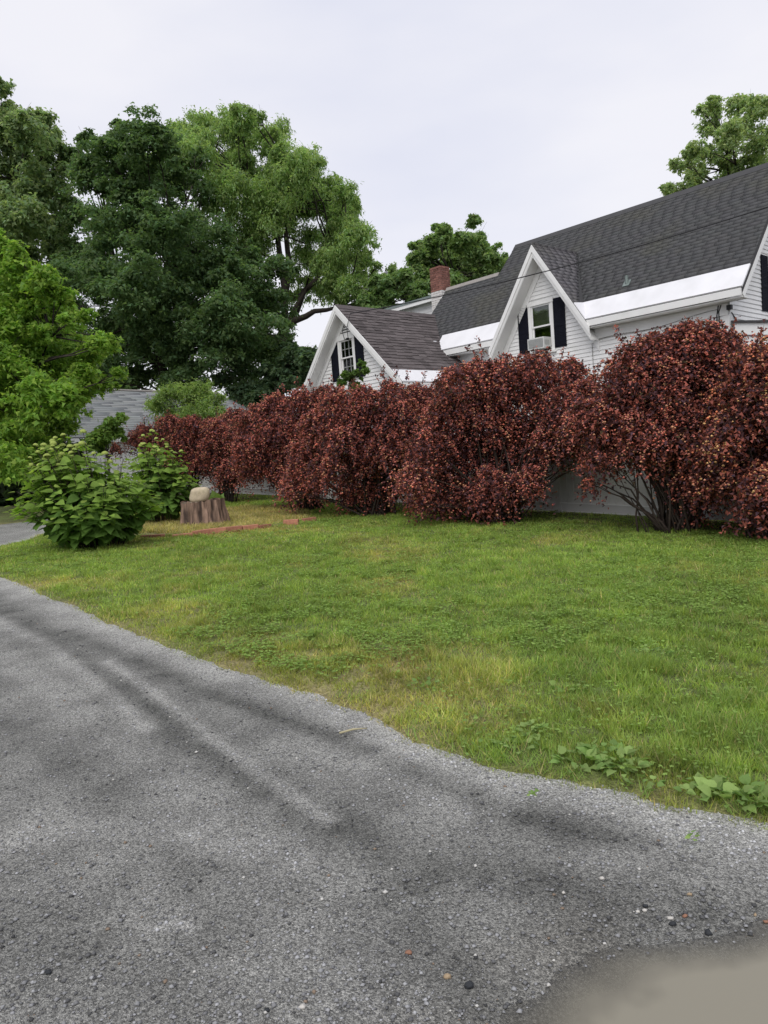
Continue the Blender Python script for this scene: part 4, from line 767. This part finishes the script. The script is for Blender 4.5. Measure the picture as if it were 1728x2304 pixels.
ninebark('orange-tinged ninebark shrub next to the porch corner with seed heads down to the grass', (1745, 1215), [(1700, 830, 50), (1760, 820, 60), (1650, 900, 40), (1720, 910, 60), (1780, 920, 70), (1640, 970, 42), (1700, 1000, 60), (1780, 1020, 70), (1615, 1030, 28), (1650, 1060, 36), (1720, 1090, 45), (1610, 1090, 16), (1690, 1150, 16), (1760, 1120, 50), (1830, 960, 80)], None, 1.3, 21000, 4200, 47, podcol=(.56, .22, .135), sprigs=[(1700, 790, 8, -30, 0, 0)])

# ------------------------------------------------------------------ hydrangeas with single large leaves
def heart(L_, bend, name, m):
    W = [(0, 0), (.12, .30), (.35, .42), (.6, .34), (.82, .16), (1, 0)]; V = []; n = len(W)
    for t, w_ in W: V.append((0, t*L_, -.22*bend*(t**2)*L_))
    for sg in (-1, 1):
        for t, w_ in W[1:-1]: V.append((sg*w_*L_, (t-.06)*L_, .10*w_*L_*2-.22*bend*t*t*L_))
    Fc = []
    for k, sg in enumerate((-1, 1)):
        o_ = n+k*4; q = [0, o_, o_+1, o_+2, o_+3, n-1]
        for i in range(5):
            f = (i, q[i], q[i+1], i+1) if q[i] != i else (i, q[i+1], i+1)
            f = f if q[i+1] != i+1 else tuple(dict.fromkeys((i, q[i], i+1)))
            Fc.append(f if sg < 0 else f[::-1])
    me = bpy.data.meshes.new(name); me.from_pydata(V, [], [tuple(dict.fromkeys(f)) for f in Fc]); me.materials.append(m); me.polygons.foreach_set('use_smooth', np.ones(len(me.polygons), bool)); me.update(); return me
def leafmat(nm, c): return mat(nm, c, .6, .15, 25, .25, 60, spec=.15, trans=.35, objvar=.25)
M_hy = [leafmat('hydrangea_leaf', (.13, .235, .05)), leafmat('hydrangea_leaf_light', (.205, .32, .06)), leafmat('hydrangea_leaf_young', (.27, .37, .075))]
M_head = mat('flower_head', (.38, .46, .11), .8, .2, 70, .7, 120)
HM = [[heart(1, b_, 'leaf', m) for b_ in (.2, .8, 1.4)] for m in M_hy]
def domehead():
    V = unit(IV); V2 = []; 
    k, r = 10, 5
    for i in range(r+1):
        a = math.pi*.62*i/r
        for j in range(k): q = 1+.08*math.sin(j*2.3+i*1.7); V2.append((q*math.sin(a)*math.cos(2*math.pi*j/k), q*math.sin(a)*math.sin(2*math.pi*j/k), .75*math.cos(a)))
    Fc = [(i*k+j, i*k+(j+1) % k, (i+1)*k+(j+1) % k, (i+1)*k+j) for i in range(r) for j in range(k)]
    me = bpy.data.meshes.new('flower_head'); me.from_pydata(V2, [], [f[::-1] for f in Fc]); me.materials.append(M_head); me.polygons.foreach_set('use_smooth', np.ones(len(me.polygons), bool)); me.update(); return me
HEAD = domehead()
def axes(fwd, nrm, s, loc):
    y = np.array(fwd)/np.linalg.norm(fwd); z = nrm-y*(nrm@y); z /= np.linalg.norm(z)+1e-9; x = np.cross(y, z)
    return Matrix(((x[0]*s, y[0]*s, z[0]*s, loc[0]), (x[1]*s, y[1]*s, z[1]*s, loc[1]), (x[2]*s, y[2]*s, z[2]*s, loc[2]), (0, 0, 0, 1)))
def hydrangea(label, base_px, top_px, wid_px, lean_px, nst, seed, size, nheads):
    rs = np.random.RandomState(seed); base = gp(*base_px); D = (base-[0, 0, EYE])@_F; th = thing('hydrangea_bush', label, 'shrub', base, 'hydrangeas beside the tree stump')
    Rr = wid_px/2*D/FPX; Hh = (base_px[1]-top_px)*D/FPX; sh = lean_px*D/FPX; b = B(); Lf = []; tips = []
    for i in range(nst):
        a = rs.rand()*2*math.pi; rr = rs.rand()**.55; st = base+np.array([math.cos(a), math.sin(a), 0])*.3*rr*Rr+np.array([0, 0, -.03]); hz = Hh*(1.0-.62*rr**2.2)*(.72+.3*rs.rand())
        tip = base+np.array([math.cos(a)*rr*Rr+sh*(hz/Hh), math.sin(a)*rr*Rr*.8, hz]); md = (st+tip)/2+np.array([0, 0, .16*Hh*rr]); f = lambda t: st*(1-t)**2+2*md*t*(1-t)+tip*t*t
        b.tube([f(t) for t in np.linspace(0, 1, 6)], list(np.linspace(.008, .004, 6)), 4); out = np.array([math.cos(a), math.sin(a), 0])
        for k, t in enumerate(np.linspace(.22, .98, 7)):
            p = f(t); ph = a+k*math.pi/2+rs.randn()*.4
            for sg in (0, math.pi):
                dv = np.array([math.cos(ph+sg), math.sin(ph+sg), 0])*.8+out*.6*rr+np.array([0, 0, .25-.75*(1-t)-.25*rs.rand()]); nr = np.array([0, 0, 1.])+out*.55+rs.randn(3)*.25
                s = size*(.5+.35*rs.rand()+.3*(1-abs(t-.45))); Lf.append((p+unit(dv)*.04, dv, nr, s*(.62 if t > .9 else 1), t))
        tips.append((tip, s))
    b.out('stems', M_stem, th, True, kind='stuff')
    camP = np.array([0, 0, EYE]); order = sorted(range(len(Lf)), key=lambda i: np.linalg.norm(Lf[i][0]-camP)-(Lf[i][0][2]-base[2])*.25); vv = []; ff = []; cc = []
    for q, i in enumerate(order):
        p, dv, nr, s, t = Lf[i]; mi = 0 if t < .62 else (1 if t < .9 or rs.rand() < .4 else 2); me = HM[mi][rs.randint(3)]; mw = axes(dv, nr, s, p-base)
        if q < 300:
            o = bpy.data.objects.new('leaf', me); link(o, th); o.matrix_local = mw
        else:
            A = np.array(mw); V = np.array([v.co[:] for v in me.vertices])@A[:3, :3].T+A[:3, 3]; k0 = len(vv); vv += list(V); ff += [tuple(j+k0 for j in pl.vertices) for pl in me.polygons]; cc += [np.array([(.13, .235, .05), (.205, .32, .06), (.27, .37, .075)][mi])*(.8+.4*rs.rand())]*len(V)
    if vv: obj('inner_leaves', np.array(vv)+base, ff, M_leaf, th, True, np.array(cc), 'stuff')
    hs = sorted(tips, key=lambda q: -q[0][2]-.3*rs.rand())[:nheads]
    for p, s in hs:
        o = bpy.data.objects.new('flower_head', HEAD); link(o, th); r = .035+.022*rs.rand(); o.matrix_local = axes(np.array([1, .3*rs.randn(), .2*rs.randn()]), np.array([rs.randn()*.2, rs.randn()*.2, 1]), r, p-base+[0, 0, .02])
    return th
hydrangea('large heart-leaved hydrangea bush with green flower heads beside the gravel lane', (225, 1232), 972, 330, -50, 140, 51, .215, 36)
hydrangea('smaller hydrangea bush crowded between the large one and the stump', (365, 1178), 972, 195, -8, 80, 52, .2, 20)

# ------------------------------------------------------------------ stump, rock, bricks
sb = gp(460, 1180); sb[2] -= .02; Ds = (sb-[0, 0, EYE])@_F; sr = 46*Ds/FPX; shh = 56*Ds/FPX
st = thing('tree_stump', 'grey weathered tree stump with ridged bark in the dry grass', 'stump', sb)
k, m_ = 96, 12; V = []; rs = np.random.RandomState(61)
for i in range(m_+1):
    t = i/m_
    for j in range(k):
        a = 2*math.pi*j/k; rd = .07*math.sin(a*7+1.2*math.sin(a*2))+.012*math.sin(a*19+t*1.5)+.09*(vn(j*.9, t*2.2+3, 2)-.5)*2+.02*(vn(j*1.7, t*7, 4)-.5)
        r = sr*(1+.14*(1-t)**2.2*(1+.5*math.sin(a*5+1))-.02*t)*(1+rd); V.append(sb+np.array([r*math.cos(a), r*math.sin(a), -.05+(shh+.05)*t+(.028*(vn(j*.35, 9, 1)-.5)*2 if i == m_ else 0)]))
Fc = [(i*k+j, i*k+(j+1) % k, (i+1)*k+(j+1) % k, (i+1)*k+j) for i in range(m_) for j in range(k)]
M_stump = mat('stump_bark', (.27, .18, .135), .95, .6, 14, 1.0, 40, stain=((.05, .035, .03), 9, .48, .9), stretch=(1, 1, .12))
obj('bark', V, Fc, M_stump, st, True); top = V[-k:]; V2 = [sb+np.array([0, 0, shh-.02])]; 
for q in (.33, .66, .97): V2 += [sb*np.array([1, 1, 0])*(1-q)+p*np.array([1, 1, 0])*q+np.array([0, 0, sb[2]+shh-.03+.03*vn(p[0]*6+q*9, p[1]*6, 1)]) for p in top]
F2 = [(0, 1+j, 1+(j+1) % k) for j in range(k)]+[(1+i*k+j, 1+(i+1)*k+j, 1+(i+1)*k+(j+1) % k, 1+i*k+(j+1) % k) for i in range(2) for j in range(k)]
obj('cut_top', V2, F2, mat('cut_wood', (.24, .2, .15), .9, .3, 12, .6, 30), st, True)
import bmesh
def rocky(name, ctr, sx, sy, sz, seed, m, amp=.18, sub=3):
    bm = bmesh.new(); bmesh.ops.create_icosphere(bm, subdivisions=sub, radius=1); rs = np.random.RandomState(seed); fr = [(rs.randn(3)*1.6, rs.rand()*6) for _ in range(6)]; V = []
    for v in bm.verts:
        p = np.array(v.co); q = np.sign(p)*np.abs(p)**.8; d = 1+amp*sum(math.sin(f@p+ph) for f, ph in fr)/3; V.append(ctr+q*d*np.array([sx, sy, sz]))
    Fc = [tuple(x.index for x in f.verts) for f in bm.faces]; bm.free(); return obj(name, V, Fc, m, None, True, origin=ctr)
rc = sb+np.array([-.03, -.05, shh+.135]); rk = rocky('rock', rc, .2, .17, .15, 5, M_rock); tag(rk, 'rounded pale tan rock resting on the tree stump', 'rock')
def bevel_brick(L_, W_, H_):
    bm = bmesh.new(); bmesh.ops.create_cube(bm, size=1)
    for v in bm.verts: v.co.x *= L_; v.co.y *= W_; v.co.z *= H_
    bmesh.ops.bevel(bm, geom=bm.edges[:], offset=.006, segments=1, affect='EDGES'); me = bpy.data.meshes.new('paving_brick'); bm.to_mesh(me); bm.free(); me.materials.append(mat('edging_brick', (.38, .17, .11), .9, .25, 16, .4, 50, objvar=.2)); return me
BM = bevel_brick(.28, .11, .12); BL = np.array([gp(*q) for q in [(300, 1212), (388, 1213), (436, 1210), (470, 1205), (508, 1201), (545, 1198), (580, 1194), (608, 1189)]])
lbl = ['edging brick half sunk in dry grass by the large hydrangea', 'low edging brick beside the hydrangea end of the row', 'tilted edging brick starting the raised brick row', 'edging brick second in the raised brick row', 'edging brick in the middle of the raised brick row', 'edging brick after the gap in the raised brick row', 'edging brick sunk in grass at the far end of the row']
for i in range(7):
    a_, c_ = BL[i], BL[i+1]; ct = (a_+c_)/2; dv = c_-a_; o = bpy.data.objects.new('edging_brick', BM); link(o); lift = [0, .01, .045, .048, .05, .048, .02][i]
    o.location = (ct[0], ct[1], ct[2]+lift+.014); o.rotation_euler = (random.uniform(-.05, .05), random.uniform(-.03, .03), math.atan2(dv[1], dv[0])+random.uniform(-.04, .04)); o.scale = (min(1.6, np.linalg.norm(dv[:2])/.285), 1, 1); tag(o, lbl[i], 'brick', 'bricks edging the dry bed')
pb = gp(656, 1183); o = bpy.data.objects.new('edging_brick', BM); link(o); o.location = (pb[0], pb[1], pb[2]+.062); o.rotation_euler = (0, 0, -.12); o.scale = (1.05, 1, 1); tag(o, 'single loose brick lying apart on the grass by the hedge', 'brick', 'bricks edging the dry bed')
pb = gp(696, 1176); o = bpy.data.objects.new('edging_brick', BM); link(o); o.location = (pb[0], pb[1], pb[2]+.04); o.rotation_euler = (0, 0, .6); tag(o, 'dark brick tucked under the drooping hedge', 'brick', 'bricks edging the dry bed')

# ------------------------------------------------------------------ broadleaf weeds at the lawn edge and by the stump
M_weed = [leafmat('weed_leaf', (.2, .32, .09)), leafmat('weed_leaf_pale', (.27, .38, .12))]
WM = [heart(1, b_, 'leaf', m) for m in M_weed for b_ in (.5, 1.2)]
def weed(label, px, py, n, size, seed, up=.75, nm='broadleaf_weed'):
    rs = np.random.RandomState(seed); p = gp(px, py); th = thing(nm, label, 'weed', p, 'broadleaf weeds at the lawn edge')
    for i in range(int(n*2.4) if nm[0] == 'b' else n):
        a = i*2.4+rs.rand()*.5; q_ = .012+(.1*rs.rand()**.7 if nm[0] == 'b' and n > 5 else 0); dv = np.array([math.cos(a), math.sin(a), up*(-.2+1.5*rs.rand())]); o = bpy.data.objects.new('leaf', WM[rs.randint(len(WM))]); link(o, th); o.matrix_local = Matrix.Diagonal((.72, 1, 1, 1))@Matrix.Identity(4) if False else axes(dv, np.array([0, 0, 1.])+rs.randn(3)*.35, size*(.5 if nm[0]=='b' else 1)*(.5+.7*rs.rand()), np.array([math.cos(a), math.sin(a), 0])*q_+[0, 0, .03+.035*rs.rand()])
for i, (x, y, n, s, lb) in enumerate([(1190, 1660, 9, .11, 'broad-leaved weed rosette a step inside the lawn edge'), (1160, 1690, 8, .1, 'weed rosette with pale leaves touching dry grass near the gravel'), (1300, 1735, 10, .11, 'weed clump on the left of the large leafy patch at the lawn edge'), (1375, 1720, 12, .13, 'tallest weed in the large leafy patch at the lawn edge'), (1405, 1745, 11, .12, 'low wide weed at the front of the large leafy patch'), (1335, 1715, 9, .1, 'weed at the back of the large leafy patch'), (1440, 1783, 8, .075, 'small weed creeping onto the light gravel'), (1590, 1800, 10, .12, 'weed with folded leaves where grass overhangs the gravel'), (1650, 1808, 10, .13, 'big round-leaved weed hanging over the gravel edge'), (1705, 1822, 9, .12, 'weed at the end of the overhanging leafy strip'), (1090, 1705, 6, .07, 'little flat weed beside the pale gravel margin'), (1280, 1560, 9, .09, 'yellowish weed clump in the middle of the long grass'), (1470, 1480, 9, .09, 'spiky weed clump by the bare soil patch'), (960, 1555, 8, .08, 'dark weed clump in the clover'), (1200, 1808, 5, .04, 'tiny seedling growing alone out of the gravel'), (1560, 1905, 5, .04, 'tiny seedling by the muddy part of the drive')]):
    weed(lb, x, y, n, s, 70+i)
weed('tuft of upright leaves beside the rock behind the stump', 492, 1140, 14, .4, 90, 2.2, 'leafy_plant'); weed('pale broad-leaved plant at the foot of the stump', 385, 1172, 7, .26, 91, 2.0, 'leafy_plant')

# ------------------------------------------------------------------ grass, clover, gravel
def in_view(X, Y, mar=.12):
    x = X/np.maximum(Y*math.cos(PITCH), .1); return (np.abs(x) < 864/FPX+mar) & (Y > .8)
def sample(n, ymax, p, ymin=1.6):
    """random ground points, denser close by"""
    t = rng.rand(n); y = (ymin**(1-p)+(ymax**(1-p)-ymin**(1-p))*t)**(1/(1-p)) if p != 1 else ymin*(ymax/ymin)**t
    x = (rng.rand(n)*2-1)*(.66*y+.4); return x, y
X, Y = sample(1300000, 24, .45, 2.6); d = sdf(lawn_poly, X, Y); fen = (X*n3[0]+Y*n3[1]) < fpt@n3+.3
dry, bare, bed = lawn_kind(X, Y); tuf = fbm(X*4, Y*4, 2); ok = (d > -.06*rng.rand(len(X))) & fen & (rng.rand(len(X)) > .75*sst(.42, .3, fbm(X*8, Y*8, 4, 2))) & (rng.rand(len(X)) > bare*.75) & (rng.rand(len(X)) > .35*sst(.5, .3, tuf)) & (rng.rand(len(X)) < .25+.75*sst(-.05, .2, d)) & (np.abs(sdf(BED, X, Y)) > .1*(Y < 15))
idx = np.where(ok)[0]; idx = rng.permutation(idx)[:420000]; X, Y, d, dry, bed, tuf = X[idx], Y[idx], d[idx], dry[idx], bed[idx], tuf[idx]; n = len(X)
h = (.017+.024*rng.rand(n)+.06*sst(.52, .75, tuf)*rng.rand(n)+.03*bed)*(.8+.4*sst(0, .5, d))*(1+.5*sst(2.2, 3.4, X)*sst(8, 5, Y)); wd = .0016+.00042*Y
a = rng.rand(n)*2*math.pi; ln = h*(.2+1.5*rng.rand(n)**1.5); dx, dy = np.cos(a), np.sin(a); Zb = hgt(X, Y)+np.clip(d*.12, -.03, .022)-.004; px_, py_ = -dy*wd, dx*wd
V = np.stack([np.c_[X-px_, Y-py_, Zb], np.c_[X+px_, Y+py_, Zb], np.c_[X+dx*ln, Y+dy*ln, Zb+h*.95]], 1).reshape(-1, 3)
gcol = np.array([.268, .375, .085])[None]*(1-dry[:, None])+np.array([.4, .4, .12])[None]*dry[:, None]; straw = rng.rand(n) < .05+.18*dry+.45*bed; gcol[straw] = np.array([.52, .44, .22]); gcol = gcol*(.65+.7*rng.rand(n, 1))*(1+.35*(fbm(X*.8, Y*.8, 5)-.5)*2+.7*(fbm(X*5, Y*5, 3)-.5)+.7*(fbm(X*13, Y*13, 2, 2)-.5))[:, None]; yg = rng.rand(n) < .15; gcol[yg] *= np.array([1.3, 1.15, .9])
gr_ = obj('grass', V, np.arange(3*n).reshape(n, 3), M_grass, col=np.repeat(np.clip(gcol, .01, 1), 3, 0), kind='stuff'); tag(gr_, 'short green and straw-coloured grass blades covering the lawn', 'grass')
X, Y = sample(160000, 10, 1.0, 2.6); d = sdf(lawn_poly, X, Y); ok = (d > .02) & (rng.rand(len(X)) < sst(.4, .7, fbm(X*2.6+5, Y*2.6, 1))*(.2+.8*sst(0, 1.5, X))); X, Y, d = X[ok][:26000], Y[ok][:26000], d[ok][:26000]; n = len(X)
h = .05+.055*rng.rand(n); a = rng.rand(n)*6.283; ln = h*(.4+1.0*rng.rand(n)); dx, dy = np.cos(a), np.sin(a); wd = .0016+.0003*Y; Zb = hgt(X, Y)+.012; px_, py_ = -dy*wd, dx*wd
V = np.stack([np.c_[X-px_, Y-py_, Zb], np.c_[X+px_, Y+py_, Zb], np.c_[X+dx*ln, Y+dy*ln, Zb+h*(.6+.4*rng.rand(n))]], 1).reshape(-1, 3)
cg = np.array([[.24, .36, .09]])*(.65+.7*rng.rand(n, 1)); q = rng.rand(n) < .1; cg[q] = np.array([.5, .43, .2]); cgr = obj('coarse_grass', V, np.arange(3*n).reshape(n, 3), M_grass, col=np.repeat(cg, 3, 0), kind='stuff'); tag(cgr, 'longer coarse grass blades sprawling through the rough side of the lawn', 'grass')
X, Y = sample(260000, 16, .7, 2.8); cl_ = fbm(X*.7+11, Y*.7+4, 4); d = sdf(lawn_poly, X, Y); ok = (d > .15) & (rng.rand(len(X)) < (sst(.42, .6, cl_)*.9+.08)*sst(.35, .6, fbm(X*6, Y*6, 1))) & (sdf(BED, X, Y) < 0) & ((X*n3[0]+Y*n3[1]) < fpt@n3); X, Y, d = X[ok][:30000], Y[ok][:30000], d[ok][:30000]; n = len(X)
P = np.c_[X, Y, hgt(X, Y)+.022+.03+.025*rng.rand(n)]; P = np.repeat(P, 3, 0); an = np.tile([0, 2.1, 4.2], n)+np.repeat(rng.rand(n)*6, 3); s_ = np.repeat(.006+.0045*rng.rand(n)+.0004*Y, 3); P[:, 0] += np.cos(an)*s_*.6; P[:, 1] += np.sin(an)*s_*.6
c_ = np.repeat(np.array([[.265, .385, .1]])*(.65+.7*rng.rand(n, 1)), 3, 0); V, Fc, cc = leaves(P, np.array([0, 0, 1.])+.25*rng.randn(3*n, 3), s_*1.6, c_, 0, .9)
cv = obj('clover', V, Fc, M_grass, col=cc, kind='stuff'); tag(cv, 'patches of low clover leaves growing among the grass', 'clover')
def gravel(n0, ymax, p, r0, r1, wpow, seed):
    rs = np.random.RandomState(seed); X, Y = sample(n0, ymax, p, 1.5); d = -sdf(lawn_poly, X, Y); t = drive_tone(X, Y); ok = (d > -.05) & (rs.rand(n0) < np.clip(.25+.9*np.abs(t-.35), 0, 1)) & (np.hypot((X-PUD[0])/1.0, (Y-PUD[1])/.5) > .75); X, Y, t = X[ok], Y[ok], t[ok]; n = len(X)
    r = r0+(r1-r0)*rs.rand(n)**wpow; V = OV[None]*(.6+.6*rs.rand(n, 6, 1))*r[:, None, None]*np.array([1, 1, .6]); a = rs.rand(n)*6.28; c, s = np.cos(a)[:, None], np.sin(a)[:, None]; V = np.stack([V[..., 0]*c-V[..., 1]*s, V[..., 0]*s+V[..., 1]*c, V[..., 2]], -1)+np.c_[X, Y, hgt(X, Y)+.002*0+.25*r][:, None]
    g = (.1+.34*t)*(.5+.95*rs.rand(n)); col = g[:, None]*np.array([1, 1.01, 1.03]); q = rs.rand(n); col[q < .02] = np.array([.5, .49, .46]); col[(q > .05) & (q < .065)] = np.array([.22, .165, .12]); col[q > .82] *= .45
    return V.reshape(-1, 3), (OF[None]+(np.arange(n)*6)[:, None, None]).reshape(-1, 3), np.repeat(col, 6, 0)
V, Fc, cc = gravel(85000, 8, 1.35, .003, .012, 3.2, 5); gv = obj('gravel', V, Fc, M_stone, col=cc, kind='stuff'); tag(gv, 'loose grey stone chippings scattered over the driveway', 'gravel')
PB = [((.27, .14, .09), 'rust', [(921, 2146), (1541, 2062), (1722, 2075)]), ((.5, .48, .44), 'white', [(1450, 2050), (1508, 2068), (1268, 2010), (1434, 2052), (1355, 1978), (680, 2268)]), ((.33, .25, .16), 'tan', [(1006, 2198), (1550, 2014), (1700, 2060)]), ((.03, .033, .037), 'dark', [(1054, 2219), (1513, 2079), (1594, 2100), (1452, 2040), (600, 2275), (108, 2190)])]
for colr, nm, pts in PB:
    mm = mat(nm+'_pebble', colr, .75, .25, 60, .3, 150)
    for i, (x, y) in enumerate(pts):
        p = gp(x, y); r = .006+.004*random.random(); q = rocky('pebble', p+np.array([0, 0, r*.45]), r*1.25, r, r*.7, i+int(x), mm, .55, 1); tag(q, {'rust': 'small rust-red pebble standing out on the grey gravel', 'white': 'small whitish pebble lying on the damp gravel', 'tan': 'small tan pebble lying on the grey gravel', 'dark': 'small blackish pebble on the packed gravel'}[nm], 'pebble', nm+' pebbles on the driveway')
sa, sc_ = gp(764, 1654), gp(826, 1643); b = B(); b.tube([sa+z3*.012, (sa+sc_)/2+z3*.02, sc_+z3*.012], [.006, .006, .003], 6); tag(b.out('dry_stalk', mat('straw', (.42, .38, .24), .8), None, True, origin=sa), 'pale dry stalk lying on the gravel near the grass edge', 'stalk')
